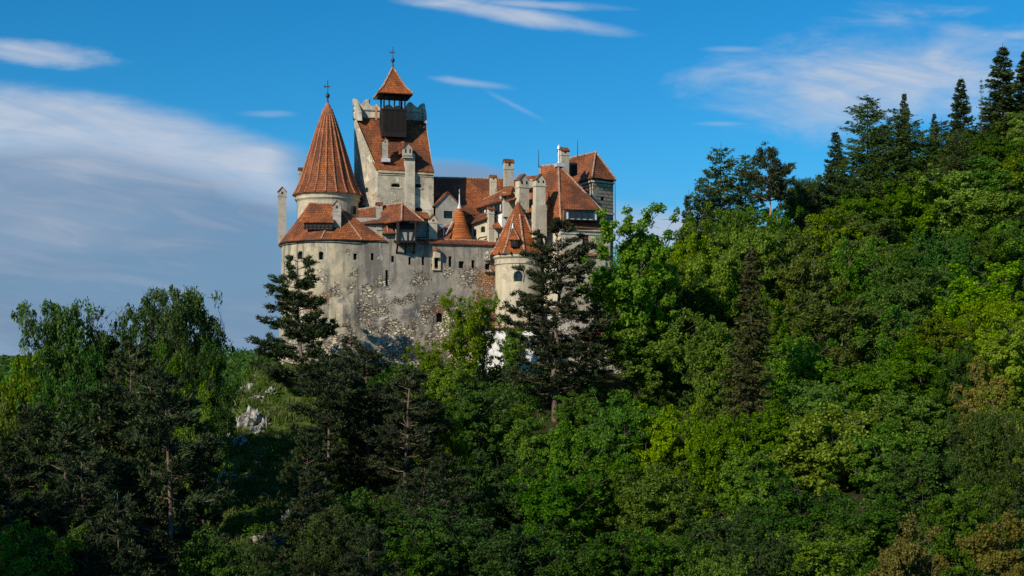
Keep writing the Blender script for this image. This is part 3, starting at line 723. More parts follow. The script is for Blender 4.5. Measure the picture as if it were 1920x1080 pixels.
# coping of tiles
out = lambda p, o: Vector((p[0], p[1], 0)) + seg_normal(cw[0], cw[-1]) * o
cpts = [XY(785, 201.9), XY(850, 203.4), XY(934, 205.3)]
nn_ = seg_normal(cw[3], cw[5])
fo = [Vector((*p, EAVE - .12)) + nn_ * .4 for p in cpts]; bo = [Vector((*p, EAVE + .55)) - nn_ * 1.5 for p in cpts]
rf = roof('coping_roof', [[fo[k], fo[k + 1], bo[k + 1], bo[k]] for k in range(2)], M['tile_old'], t, .16)
ridge(rf, [bo], .13)
# little hipped roof on the wall by the bastion
q = [P(716, 439, 200.0), P(741.5, 437, 200.0), P(742, 434, 203.0), P(716, 436, 203.0)]; ap = P(726, 418, 202)
for p in q: p.z = q[0].z + .1
rf = roof('turret_roof', [[q[0], q[1], ap], [q[1], q[2], ap], [q[2], q[3], ap], [q[3], q[0], ap]], M['tile_old'], t, .12); ridge(rf, [[q[0].lerp(q[1], .45), ap]], .1)
mb = MB(); c_ = P(729, 445, 201.4); mb.box((c_.x, 201.75, EAVE + .4), (1.8, 1.7, 1.3), R(5)); mb.build('turret_wall', M['bastion'], t)
chimney(t, 711, 379, 432, 12.5, 202.6, M['grey'], R(10), 'slope', .8, .9)

# ---- hipped link roof behind the oriel and behind the bastion
t = thing('link_roof_wing', 'low hipped red roof before the keep, with half-timbered oriel bracketed over the curtain wall', 'castle wing', (-17, 204, 0), GRP)
a, b = P(672, 393, 204.6), P(754, 381, 202.4)
l0, l1, l2 = P(672, 420, 201.8), P(720, 418, 201.5), P(725, 413, 199.6)
c0, c1, c2 = P(720, 418.5, 200.0), P(753, 413, 198.7), P(795, 415, 201.2)
rf = roof('roof', [[l0, l1, c0, a.lerp(b, .45), a], [a.lerp(b, .45), c0, c1, b], [b, c1, c2], [b, c2, P(795, 408, 204.0)], [a, b, P(795, 408, 204), P(690, 408, 207)]], M['tile_old'], t, .16)
ridge(rf, [[a, b], [b, c1], [b, c2]], .14)
mb = MB(); mb.box(P(700, 440, 203.6), (7.5, 2.6, 4.5), R(8)); mb.build('wall', M['grey'], t)
rf3 = roof('low_roof', [[P(775, 408, 203.5), P(804, 409, 204.2), P(803, 399, 205.6), P(776, 396, 205.2)]], M['tile_orange'], t, .14)
mb = MB(); mb.box(P(790, 426, 205.3), (2.4, 1.6, 3.0), R(15)); mb.build('low_wall', M['grey'], t)
chimney(t, 811, 402, 449, 18, 204.4, M['warm'], R(15), 'gable', .7, .6)
# oriel
Yo = 199.3
def OL(px, py, d=0.0): return P(px, py, Yo + d + (px - 742) * 0.021)
mb = MB()
mb.poly([OL(744, 454), OL(780, 454), OL(780, 432), OL(744, 432)]).poly([OL(741, 450, 1.6), OL(744, 454), OL(744, 432), OL(741, 429, 1.6)]).poly([OL(744, 454), OL(744, 454, 2.0), OL(780, 454, 2.0), OL(780, 454)]).poly([OL(780, 454), OL(780, 454, 2), OL(780, 432, 2), OL(780, 432)])
orl = mb.build('oriel', M['grey'], t)
mb = MB(); y_ = -.06
for x0, y0, x1, y1, w in ((744, 453, 780, 453, .35), (744, 432, 780, 432, .2), (746, 458, 746, 414, .42), (779, 456, 779, 414, .25), (764, 453, 764, 432, .14), (751, 432, 757, 453, .14), (776, 432, 771, 453, .14), (762.5, 432, 762.5, 416, .0001), (744, 417, 780, 417, .25)):
    if w > .01: mb.beam(OL(x0, y0, y_), OL(x1, y1, y_), w, w * .8 + .05)
for x in (746, 762, 778): mb.beam(OL(x, 456, -.02), OL(x - 3, 477, 1.9), .22, .3); mb.beam(OL(x, 456, 0), OL(x, 456, 2.6), .25, .3)
mb.beam(OL(739.5, 452, 1.7), OL(746, 454, 0), .2, .3); mb.beam(OL(739, 430, 1.8), OL(739, 414, 1.8), .2, .2)
mb.build('timber_frame', M['wood'], orl)
mb = MB(); mb.poly([OL(746, 432, .6), OL(779, 432, .6), OL(779, 414, .6), OL(746, 414, .6)]); mb.build('open_gallery', M['dark'], orl)

# ---- gabled house between the keep and the cone
t = thing('gabled_house', 'small grey gable-fronted house with one barred window, between keep and small orange cone', 'castle wing', (-9.4, 208, 0), GRP)
g0, g1 = XY(817, 206.5), XY(864, 208)
zE = ZP(385, 206.5)
w_, fr = wall('wall', [XY(815, 212), g0, g1, XY(862, 214)], 14, zE, M['grey'], t, [(840.5, 402.5, 17, 14)], cell=2, depth=.25)
panes(t, fr, 'window', M['glass'], (3, 1), M['wood'])
gp = P(838.5, 360, 207); 
mb = MB(); mb.poly([Vector((*g0, zE)), Vector((*g1, zE)), Vector((*g0, zE)).lerp(Vector((*g1, zE)), .47) + Vector((0, 0, gp.z - zE))]); mb.build('gable', M['grey'], t)
gm = Vector((*g0, zE)).lerp(Vector((*g1, zE)), .47); gm.z = gp.z + .1; nb = Vector((-2.2, 6.5, 0)); fo_ = Vector((.07, -.22, 0))
gl, gr = Vector((*g0, zE)) + Vector((-.3, -.1, -.1)), Vector((*g1, zE)) + Vector((.3, .1, -.1))
rf = roof('roof', [[gl + fo_, gm + fo_, gm + nb, gl + nb], [gm + fo_, gr + fo_, gr + nb, gm + nb]], M['tile_old'], t, .16)
mb = MB(); mb.beam(P(835, 440, 205.6), P(849, 416, 206.4), .3, .15); mb.beam(P(822, 421, 206.0), P(838, 421, 206.2), .1, .1); mb.beam(P(832, 450, 205.6), P(832, 425, 205.8), .12, .12); mb.build('gutter', M['lead'], t)
roof('side_roof', [[P(820, 448, 204.8), P(842, 448, 205.2), P(856, 416, 207.4), P(842, 420, 207.3), P(822, 430, 206.9)]], M['tile_old'], t, .12)

# ---- small orange cone
t = thing('small_cone_turret', 'small bright orange cone roof with a pale metal spike, behind the curtain wall', 'castle tower', XY(862, 207.5) + (0,), GRP)
cx, cy = XY(861.5, 207.4); z0 = ZP(452, 207)
prof = [(2.2, 0), (1.85, .5), (1.5, 1.3), (1.15, 2.4), (.75, 3.8), (.35, 4.9), (.12, 5.15)]
mb = MB(); mb.lathe((cx, cy, z0), prof, 28); mb.build('cone_roof', M['tile_orange'], t, smooth=True)
mb = MB(); mb.lathe((cx, cy, z0), [(1.9, -5), (1.9, .1)], 24); mb.build('wall', M['grey'], t, smooth=True)
mb = MB(); mb.lathe((cx, cy, z0 + 5.0), [(.42, -.25), (.30, .1), (.12, .45), (.08, 1.8), (.03, 2.2), (.1, 2.3), (.02, 2.6)], 10); mb.build('finial', M['lead'], t, smooth=True)

# ---- courtyard wing: crowded roofs and dormers on the right
t = thing('courtyard_wing', 'jumble of small red roofs, chimneys and timbered gallery right of the small orange cone', 'castle wing', (-2, 209, 0), GRP)
# upper strip roof with gallery windows below
u0, u1, u2, u3 = P(869, 397, 215), P(947, 373, 205.2), P(957, 350, 208), P(873, 391, 219)
rf = roof('upper_roof', [[u0, u1, u2, u3]], M['tile_old'], t, .18); ridge(rf, [[u3, u2]], .12)
ga, gb = P(880, 400, 214.5), P(941, 378, 206); mb = MB(); mb.poly([ga - up * 3, gb - up * 4, gb, ga]); mb.poly([gb - up * 4, gb - up * 4 + Vector((4, 2, 0)), gb + Vector((4, 2, 0)), gb]); gw = mb.build('gallery_wall', M['white'], t)
for k in range(4):
    f0, f1 = 0.08 + k * .235, .24 + k * .235
    if k == 2: f0 += .03
    q = [ga.lerp(gb, f0) - up * 1.35, ga.lerp(gb, f1) - up * 1.4, ga.lerp(gb, f1) - up * .25, ga.lerp(gb, f0) - up * .25]
    n_ = Vector((-.12, -.1, 0)); MB().poly([p + n_ * .6 for p in q]).build('window', M['glass'], t)
mb = MB()
for k in range(12): p = ga.lerp(gb, k / 11) + n_; mb.beam(p - up * 1.5, p, .11, .11)
mb.beam(ga + n_ - up * 1.5, gb + n_ - up * 1.5, .18, .18); mb.beam(ga + n_ - up * .1, gb + n_ - up * .1, .2, .2); mb.build('gallery_timbers', M['wood'], gw)
# middle roof
roof('middle_roof', [[P(876, 421, 208.6), P(913, 408, 206.2), P(927, 395, 208), P(938, 395, 209), P(884, 404, 213)]], M['tile_old'], t, .16)
roof('back_valley_roof', [[P(866, 400, 212), P(888, 404, 211), P(892, 416, 208.5), P(876, 424, 208.5), P(868, 410, 210)]], M['tile'], t, .14)
lw0, lw1, lw2 = XY(884, 209), XY(916, 206.9), XY(931, 207.6)
w_, fr = wall('lower_wall', [lw0, lw1, lw2], 16, ZP(411, 205.5), M['cream'], t, [(905.5, 430, 8, 11, .7), (890, 436, 6, 13, .7)], cell=2, depth=.3)
panes(t, fr, 'window', M['glass'], (1, 1), M['wood'])
mb = MB(); mb.beam(P(889, 459, 207.2), P(899, 446, 207.0), .16, .16); mb.beam(P(899, 446, 207), P(917, 443, 206.7), .16, .16); mb.build('strut', M['wood'], t)
chimney(t, 920, 388, 462, 14, 206.4, M['warm'], R(25), 'slope', .8, 1.0)
rf = roof('front_small_roof', [[P(925, 428, 205.4), P(951, 428, 206), P(954, 403, 208.8), P(928, 403, 208.2)], [P(925, 428, 205.4), P(928, 403, 208.2), P(921, 416, 206.8)]], M['tile'], t, .14)
mb = MB(); mb.box(P(936, 446, 207.2), (2.0, 1.6, 2.9), R(10)); mb.build('front_small_wall', M['warm'], t)
mb = MB(); mb.beam(P(935, 455, 204.2), P(935, 428, 204.4), .2, .2); mb.beam(P(947, 458, 204.6), P(940, 428, 204.4), .15, .15); mb.box(P(937, 452, 204.4), (1, .6, .8)); mb.build('porch_post', M['wood'], t)
# square dormer tower
mb = MB(); mb.box(P(954, 385, 206.8), (2.2, 2.0, 3.6), R(18)); dt = mb.build('stair_dormer', M['warm'], t)
roof('stair_dormer_roof', [[P(934, 367, 205.2), P(957, 364, 204.6), P(962, 349, 207), P(944, 350, 207.5)], [P(957, 364, 204.6), P(972, 368, 207), P(962, 349, 207)], [P(934, 367, 205.2), P(944, 350, 207.5), P(940, 360, 209)]], M['tile'], dt, .14)
MB().box(P(947, 371, 205.5), (.32, .2, .55), R(18)).box(P(956, 374, 205.4), (.7, .2, .3), R(18)).build('stair_dormer_window', M['dark'], dt)
roof('pent_roof', [[P(948, 378, 204.6), P(968, 371, 204.3), P(969, 367, 205.6), P(951, 373, 205.8)]], M['tile_old'], t, .12)
chimney(t, 979, 326, 394, 26, 204.6, M['warm'], R(28), 'gable', .8, .9, holes=2)
chimney(t, 1011, 326, 440, 24, 201.6, M['warm'], R(22), 'gable', .8, .8, holes=2)
MB().box(P(1011, 415, 201.5), (1.75, 1.35, 4.6), R(22)).build('chimney_base', M['cream'], t)
MB().box(P(1000, 368, 203), (1.0, .8, .9), R(20)).build('smoke_hatch', M['brick'], t)
roof('between_roof', [[P(986, 399, 204), P(999, 396, 203.5), P(1001, 372, 206.5), P(990, 372, 207)]], M['tile'], t, .14)
roof('upper_between_roof', [[P(986, 362, 206), P(1003, 356, 206), P(1003, 348, 208), P(986, 350, 208)], [P(986, 345, 210), P(1010, 340, 210), P(1005, 329, 213), P(990, 330, 213)]], M['tile'], t, .14)
mb = MB(); mb.box(P(995, 425, 205.2), (2.6, 1.6, 4.5), R(10)); mb.box(P(995, 360, 208.5), (2.4, 2, 3.5), R(10)); mb.build('back_wall', M['warm'], t)
MB().box(P(993, 404, 204.3), (1.0, .2, .9), R(10)).build('window', M['dark'], t)
roof('side_dormer_roof', [[P(1023, 388, 203.5), P(1030, 380, 203.5), P(1027, 358, 206), P(1024, 360, 206)]], M['tile'], t, .12)

# ---- round corner turret
cx, cy = XY(972, 203.4)
t = thing('round_corner_turret', 'cream round turret with many-sided pointed orange roof and one tiny dormer', 'castle tower', (cx, cy, 0), GRP)
rt = 3.3; arc = [(cx + rt * math.cos(R(a)), cy + rt * math.sin(R(a))) for a in range(160, 381, 10)]
w_, fr = wall('wall', arc, 0, 18.3, M['cream'], t, [(972, 518, 17, 19, True), (1011, 515, 5, 14, True), (972, 570, 8, 12)], cell=1.2, smooth=True, depth=.35)
panes(t, fr, 'window', M['glass'], (2, 1), M['wood'])
c, n, e = fr[0]; mb = MB(); m_ = (c[2] + c[3]) / 2 - up * .64; tt = (c[1] - c[0]).normalized()
mb.tube([c[0] + n * .03] + [m_ + tt * -.72 * math.cos(math.pi * k / 10) + up * .72 * math.sin(math.pi * k / 10) + n * .03 for k in range(11)] + [c[1] + n * .03], .1, 5); mb.build('window_arch', M['grey'], t)
mb = MB(); mb.lathe((cx, cy, 0), [(rt, 16.9), (rt + .15, 17.0), (rt + .15, 17.2), (rt + .05, 17.25), (rt + .1, 17.7), (rt + .38, 17.95), (rt + .4, 18.25), (rt, 18.4)], 36, R(150), R(390)); mb.build('cornice', M['cream'], t, smooth=False)
for a in range(170, 380, 28): MB().box((cx + 3.8 * math.cos(R(a)), cy + 3.8 * math.sin(R(a)), 18.35), (.5, .16, .35), R(a)).build('eaves_bracket', M['wood'], t)
N = 8; prof = [(4.05, 18.3), (3.2, 19.5), (2.3, 21.5), (1.1, 24.1), (.12, 26.0)]; a0 = R(-22.5 - 8); rf0 = (cx - .1, cy)
mb = MB(); mb.lathe((rf0[0], rf0[1], 0), prof, N, a0, a0 + 2 * math.pi); rf = mb.build('pointed_roof', M['tile_orange'], t)
ridge(rf, [[Vector((rf0[0] + (r + .02) * math.cos(a0 + 2 * math.pi * k / N), rf0[1] + (r + .02) * math.sin(a0 + 2 * math.pi * k / N), z)) for r, z in prof[:-1]] for k in range(N)], .14)
mb = MB(); mb.lathe((rf0[0], rf0[1], 0), [(4.0, 18.28), (3.2, 18.25)], N, a0, a0 + 2 * math.pi); mb.build('soffit', M['wood'], rf)
dq = P(964, 456, 199.8); mb = MB(); mb.box(dq + Vector((0, .7, 0)), (.95, 1.6, 1.0)); dor = mb.build('dormer', M['wood'], t)
MB().box(dq + Vector((0, -.12, .05)), (.5, .06, .7)).build('dormer_window', M['dark'], dor)
da, db = dq + Vector((-.75, -.3, .5)), dq + Vector((.75, -.3, .5)); dap = P(961.5, 426, 201.6)
roof('dormer_roof', [[da, db, dap], [db, db + Vector((-.1, 1.6, 0)), dap], [da, dap, da + Vector((.1, 1.6, 0))]], M['tile_orange'], dor, .1); ridge(dor, [[da, dap], [db, dap]], .07)
mb = MB(); mb.lathe(dap - up * .1, [(.22, -.1), (.12, .2), (.03, .7)], 8); mb.build('dormer_finial', M['lead'], dor)
finial(t, (rf0[0], rf0[1], 25.8), 1.3, vane=False, mat=M['lead'])
MB().box(P(934, 560, 206.4), (.8, 1.4, 13.8), R(20)).build('pilaster', M['cream'], t)

# ---- big hipped house
t = thing('hipped_house', 'tall house under steep hipped roof with a band of dormer windows, beside rusticated tower', 'castle wing', (8, 206, 0), GRP)
hc, hl, hr = XY(1051, 200.6), XY(1018, 204.6), XY(1144, 203.4)
hb = (hr[0] - 1.5, hr[1] + 9)
zh = 22.1
w_, fr = wall('wall', [(hl[0] - 1, hl[1] + 8), hl, hc, hr, hb], 10.5, zh, M['warm'], t, [(1098, 452.5, 12, 23), (1033, 470, 7, 12)], cell=2, depth=.18)
panes(t, fr[:1], 'shutter', M['shutter'], (0, 2), M['wood']); panes(t, fr[1:], 'window', M['glass'], (1, 1), M['wood'])
w_, fr = wall('lower_wall', [(hl[0] - 1, hl[1] + 8), hl, hc, (hr[0] - .3, hr[1]), hb], -3, 10.4, M['rubble'], t, [], cell=1, rough=.25)
mb = MB(); q0, q1 = P(1051, 478, 200.4), P(1144, 479, 203.2)
roof('string_course_roof', [[q0 + Vector((0, -.3, -.1)), q1 + Vector((0, -.3, -.1)), q1 + Vector((0, .35, .3)), q0 + Vector((0, .35, .3))]], M['tile'], t, .1)
w2, fr = wall('bay_wall', [XY(1020, 202.5), XY(1051, 200.1), XY(1135, 202.8)], 10.4, 18.0 - .25, M['warm'], t, [(1085, 512, 11, 20), (1118, 514, 11, 24), (1026, 514, 6, 14)], cell=2, depth=.3)
panes(t, fr, 'window', M['glass'], (1, 2), M['wood'])
re0, re1, re2, re3 = P(1011, 431, 204.6), P(1051, 424, 199.9), P(1148, 428.5, 203.2), Vector((hb[0] + .6, hb[1] + .5, zh))
for q in (re0, re1, re2): q.z = zh
m0, m1, m2 = P(1016, 385, 205.6), P(1050, 384, 201.6), P(1127, 394, 204.6)
for q in (m0, m1, m2): q.z = 25.1
R1, R2 = P(1013, 312, 210.5), P(1047, 309, 207)
bl = Vector((re0.x - 1.5, re0.y + 9, zh))
rf = roof('roof', [[re0, re1, m1, m0], [re1, re2, m2, m1], [m0, m1, R2, R1], [m1, m2, R2], [re2, re3, m2], [m2, re3, R2], [R1, R2, re3, bl], [m0, R1, bl], [re0, m0, bl]], M['tile'], t, .22)
ridge(rf, [[R1, R2], [R2, m1, re1], [R2, m2, re2], [R1, m0, re0]], .16)
mb = MB(); mb.box(P(1049, 310, 207) , (1.2, 1.2, .5), R(20)); mb.lathe(P(1048, 305, 207), [(.3, -.3), (.16, .2), (.14, 1.8), (.28, 2.0), (.25, 2.3), (.1, 2.6)], 8); mb.build('roof_vent', M['lead'], t)
# dormer band on the right face
da, db = P(1058, 412.5, 199.9), P(1119, 414.5, 201.7); hh = 1.62
mb = MB(); mb.poly([da, db, db + up * hh, da + up * hh]).poly([da, da + up * hh, da + Vector((0, 2.6, hh)), da + Vector((0, 1, 0))]).poly([db, db + Vector((0, 1, 0)), db + Vector((0, 2.6, hh)), db + up * hh])
dor = mb.build('dormer', M['white'], t)
for k in range(4):
    f0, f1 = .16 + k * .185, .30 + k * .185; o = Vector((.02, -.06, 0))
    MB().poly([da.lerp(db, f0) + up * .3 + o, da.lerp(db, f1) + up * .3 + o, da.lerp(db, f1) + up * 1.35 + o, da.lerp(db, f0) + up * 1.35 + o]).build('dormer_window', M['glass'], dor)
mb = MB(); o = Vector((.03, -.1, 0))
for k in (0, .13, .32, .505, .69, .88, 1): mb.beam(da.lerp(db, k) + o, da.lerp(db, k) + up * hh + o, .13, .1)
mb.beam(da + o + up * .05, db + o + up * .05, .22, .16); mb.beam(da + o + up * (hh - .08), db + o + up * (hh - .08), .18, .14); mb.build('dormer_frame', M['wood'], dor)
e0, e1 = da + up * hh + Vector((-.35, -.5, -.12)), db + up * hh + Vector((.4, -.4, -.1))
roof('dormer_roof', [[e0, e1, P(1100, 362, 205.0), P(1051, 360, 203.0)]], M['tile'], dor, .16)
mb = MB(); mb.beam(Vector((*hc, zh - .25)) + Vector((-.1, -.12, 0)), Vector((*hr, zh - .25)) + Vector((0, -.12, 0)), .3, .3); mb.beam(Vector((*hl, zh - .25)) + Vector((-.1, -.1, 0)), Vector((*hc, zh - .25)) + Vector((-.1, -.1, 0)), .3, .3)
mb.beam(Vector((*hc, zh - .8)) + Vector((-.03, -.05, 0)), Vector((*hr, zh - .8)) + Vector((0, -.05, 0)), .16, .16); mb.build('cornice', M['warm'], t)
rod(t, 1010, 280, 314, 210)
chimney(t, 1056.5, 276, 330, 21, 210, M['warm'], R(28), 'slope', .8, .7)

# ---- rusticated square tower
t = thing('rusticated_tower', 'square tower of rough blocks under its own hipped roof, furthest right of the castle', 'castle tower', (13, 216, 0), GRP)
sc_, sl, sr = XY(1112, 212.6), XY(1083, 218), XY(1150, 215.4)
sb = (sr[0] - 2, sr[1] + 5)
w_, fr = wall('wall', [(sl[0] + .2, sl[1] + 4), sl, sc_, sr, sb], 12, 30.6, M['ashlar'], t, [(1129.5, 372, 7, 7), (1103, 385, 3, 8)], cell=1.2, depth=.3)
panes(t, fr, 'window', M['dark'])
ve = [P(1079, 344, 218), P(1110, 333, 211.8), P(1156, 338.5, 215), Vector((sb[0] + .5, sb[1] + .6, 30.8)), Vector((sl[0] - .2, sl[1] + 5, 30.8))]
for q in ve: q.z = 30.8
R1, R2 = P(1067, 300, 225), P(1117, 280, 216)
R1 = P(1067, 299, 222); R2.z = R1.z = 35.2
rf = roof('roof', [[ve[0], ve[1], R2, R1], [ve[1], ve[2], R2], [ve[2], ve[3], R2], [R2, ve[3], ve[4], R1], [ve[4], ve[0], R1]], M['tile_old'], t, .22)
ridge(rf, [[R1, R2], [R2, ve[1]], [R2, ve[2]]], .15)
mb = MB()
for a_, b_ in ((sl, sc_), (sc_, sr)):
    n_ = seg_normal(a_, b_) * .1
    mb.beam(Vector((*a_, ZP(399, 213.5))) + n_, Vector((*b_, ZP(399, 213.5))) + n_, .3, .3); mb.beam(Vector((*a_, 30.35)) + n_, Vector((*b_, 30.35)) + n_, .3, .3)
mb.build('string_course', M['warm'], t)
mb = MB(); mb.box(P(1070, 318, 213.5), (1.5, 1.6, 1.8), R(20)); dor = mb.build('dormer', M['wood'], t)
roof('dormer_roof', [[P(1058, 310, 212.6), P(1081, 309, 212.9), P(1080, 300, 214.8), P(1064, 301, 214.8)]], M['tile_old'], dor, .12)
MB().box(P(1069, 318, 212.6), (.7, .15, .8), R(20)).build('dormer_window', M['dark'], dor)
rod(t, 1083, 262, 296, 217); rod(t, 1153.5, 335, 420, 214.8)
roof('low_roof', [[P(1090, 372, 210), P(1102, 372, 210), P(1103, 355, 212), P(1084, 345, 212)], [P(1098, 390, 206.5), P(1124, 392, 207.3), P(1118, 383, 209), P(1100, 381, 209)]], M['tile'], t, .12)
MB().box(P(1112, 402, 208.5), (1.7, 1.4, 1.6), R(15)).beam(P(1083, 346, 212.3), P(1103, 368, 211.4), .3, .2).build('low_wall', M['grey'], t)

# ---- lower buildings seen between the trees
t = thing('whitewashed_gatehouse', 'whitewashed building with a blind round arch and paired windows behind the tall pine', 'building', XY(955, 197) + (0,), None)
w_, fr = wall('wall', [(XY(893, 200)[0], 204), XY(893, 197.5), XY(1012, 196), (XY(1012, 196)[0] + .5, 203)], -4, ZP(612, 196), M['white'], t, [(948, 651, 8, 22), (963, 651, 8, 22), (1000, 700, 11, 34), (958, 716, 38, 66, True)], cell=2, depth=.35)
panes(t, fr[:3], 'window', M['dark']); panes(t, fr[3:], 'blind_arch', M['white'])
r_ = ZP(612, 196); roof('roof', [[Vector((XY(888, 197)[0], 197, r_ - .1)), Vector((XY(1018, 195.5)[0], 195.4, r_ - .1)), Vector((XY(1010, 201)[0], 202, r_ + .45)), Vector((XY(895, 201)[0], 202, r_ + .45))]], M['tile_old'], t, .18)
t = thing('beige_annex', 'low beige annex with buttresses between the curtain wall foot and the whitewashed gatehouse', 'building', XY(880, 200) + (0,), None)
w_, fr = wall('wall', [(XY(858, 202)[0], 206), XY(858, 202), XY(893, 199.5)], -4, ZP(642, 200), M['cream'], t, [(877, 662, 5, 12), (874, 700, 8, 16, True)], cell=2, depth=.3)
panes(t, fr, 'window', M['brick'])
roof('roof', [[P(855, 643, 201.6), P(894, 643, 199.2), P(894, 634, 202.5), P(862, 634, 205)]], M['tile_old'], t, .15)
t = thing('stone_gate_lodge', 'pale rubble lodge with a white corner pillar, half hidden right of the tall pine', 'building', XY(1150, 197) + (0,), None)
w_, fr = wall('wall', [(XY(1092, 199)[0], 205), XY(1092, 198), XY(1212, 197), (XY(1212, 197)[0], 205)], -4, ZP(634, 197), M['rubble'], t, [(1128, 668, 10, 16), (1188, 690, 12, 40)], cell=1.2, rough=.2, depth=.3)
panes(t, fr, 'window', M['dark'])
roof('roof', [[P(1086, 635, 197.6), P(1218, 635, 196.3), P(1215, 618, 201), P(1088, 618, 202)]], M['tile_old'], t, .15)
MB().box(P(1202, 700, 196.2), (1.15, .9, 6.2)).build('white_corner_pillar', M['white'], t)
t = thing('red_kiosk', 'small dark red kiosk with a pale flat roof, low beside the rubble lodge', 'kiosk', P(1147, 748, 194.5), None)
mb = MB(); mb.box(P(1147, 738, 194.5), (2.1, 1.4, 1.3)); mb.build('body', M['redpaint'], t); MB().box(P(1147, 729.5, 194.4), (2.4, 1.7, .14)).build('roof', M['white'], t); MB().box(P(1150, 737, 193.76), (.5, .04, .5)).box(P(1141, 737, 193.76), (.5, .04, .5)).build('window', M['dark'], t)
t = thing('retaining_wall', 'rough stone retaining wall below the terrace between the bright tree and the brown spruce', 'wall', P(1260, 760, 195), None)
wall('masonry', [XY(1165, 194.5), XY(1215, 193.6), XY(1290, 196), XY(1345, 203)], -9, ZP(722, 194), M['rubble'], t, cell=.8, rough=.35)
t = thing('paved_terrace', 'flat paved terrace beside the castle gate, behind the retaining wall', 'terrace', P(1280, 722, 203), None); t['kind'] = 'structure'
MB().prism([Vector((*XY(1165, 194.6), -.45)), Vector((*XY(1215, 193.7), -.45)), Vector((*XY(1290, 196.1), -.45)), Vector((*XY(1345, 203.1), -.45)), Vector((26, 214, -.2)), Vector((14, 212, -.2))], (0, 0, -.4)).build('paving', M['grey'], t)
t = thing('low_parapet', 'low cream parapet with square posts at the back of the terrace', 'wall', P(1312, 716, 207), None)
mb = MB(); a, b = P(1300, 722, 204), P(1338, 718, 206.5); mb.beam(a, b, .3, .5)
mb.build('coping', M['cream'], t)
for k in range(4): q = a.lerp(b, k / 3); MB().box(q + up * .45, (.5, .5, 1.2)).build('post', M['cream'], t)
def railing(label, pts, n):
    t = thing('railing', label, 'railing', pts[0]); mb = MB(); L = list(zip(pts[:-1], pts[1:]))
    for a, b in L: mb.beam(a + up * 1.05, b + up * 1.05, .07, .07); mb.beam(a + up * .15, b + up * .15, .05, .05)
    mb.build('rail', M['iron'], t); mb = MB()
    for a, b in L:
        for k in range(n): q = a.lerp(b, k / n); mb.beam(q, q + up * 1.05, .06, .06)
    o = mb.build('baluster', M['iron'], t); o['kind'] = 'stuff'
railing('black iron railing on the terrace edge under the dark tree', [P(1286, 735, 196), P(1298, 734, 196.6)], 8)
railing('long black iron railing below the blind arch of the whitewashed gatehouse', [P(925, 770, 190.5), P(1000, 772, 190), P(1040, 774, 190)], 22)
# a visitor on the terrace
def person(px, py, Y, h, label):
    t_ = thing('person', label, 'person', P(px, py, Y)); o0 = P(px, py, Y); k = h / 1.75
    me = bpy.data.meshes.new('body')
    J = [(0, 0, .95, .13), (0, 0, 1.15, .13), (0, 0, 1.4, .15), (0, 0, 1.52, .06), (0, -.01, 1.60, .085), (0, -.01, 1.70, .085), (.10, 0, .85, .085), (.12, -.05, .47, .06), (.12, .02, .08, .045), (.12, -.13, .03, .04), (-.10, 0, .85, .085), (-.12, .08, .47, .06), (-.12, .18, .10, .045), (-.12, .05, .03, .04), (.20, 0, 1.40, .055), (.26, .02, 1.12, .045), (.27, -.08, .88, .03), (.27, -.13, .80, .025), (-.20, 0, 1.40, .055), (-.27, .0, 1.12, .045), (-.26, -.12, .92, .03), (-.26, -.17, .84, .025)]
    E = [(0, 1), (1, 2), (2, 3), (3, 4), (4, 5), (0, 6), (6, 7), (7, 8), (8, 9), (0, 10), (10, 11), (11, 12), (12, 13), (2, 14), (14, 15), (15, 16), (16, 17), (2, 18), (18, 19), (19, 20), (20, 21)]
    me.from_pydata([(x * k, y * k, z * k) for x, y, z, r in J], E, [])
    o = bpy.data.objects.new('body', me); COL.objects.link(o); o.parent = t_
    sk = o.modifiers.new('skin', 'SKIN'); o.modifiers.new('sub', 'SUBSURF').render_levels = 2
    for v, j in zip(me.skin_vertices[0].data, J): v.radius = (j[3] * k, j[3] * k)
    me.skin_vertices[0].data[0].use_root = True
    m, g, out = newmat('visitor_clothes'); z = g.xyz(g.new('ShaderNodeTexCoord').outputs['Object'])[2]
    c = g.mix(g.step(z, .92 * k, .94 * k), (0.05, 0.06, 0.10), (0.75, 0.72, 0.70)); c = g.mix(g.step(z, 1.48 * k, 1.5 * k), c, (0.45, 0.26, 0.18)); principled(g, out, c, .8)
    me.materials.append(m)
    hb = MB(); hb.lathe(o0 + Vector((0, .01, 1.66 * k)), [(.105 * k, -.06 * k), (.11 * k, .02 * k), (.09 * k, .1 * k), (.02, .14 * k)], 10, R(-20), R(200)); hb.build('hair', M['wood'], t_)
person(1321, 727, 203.5, 1.65, 'person in a pale top standing on the terrace by the low cream parapet')
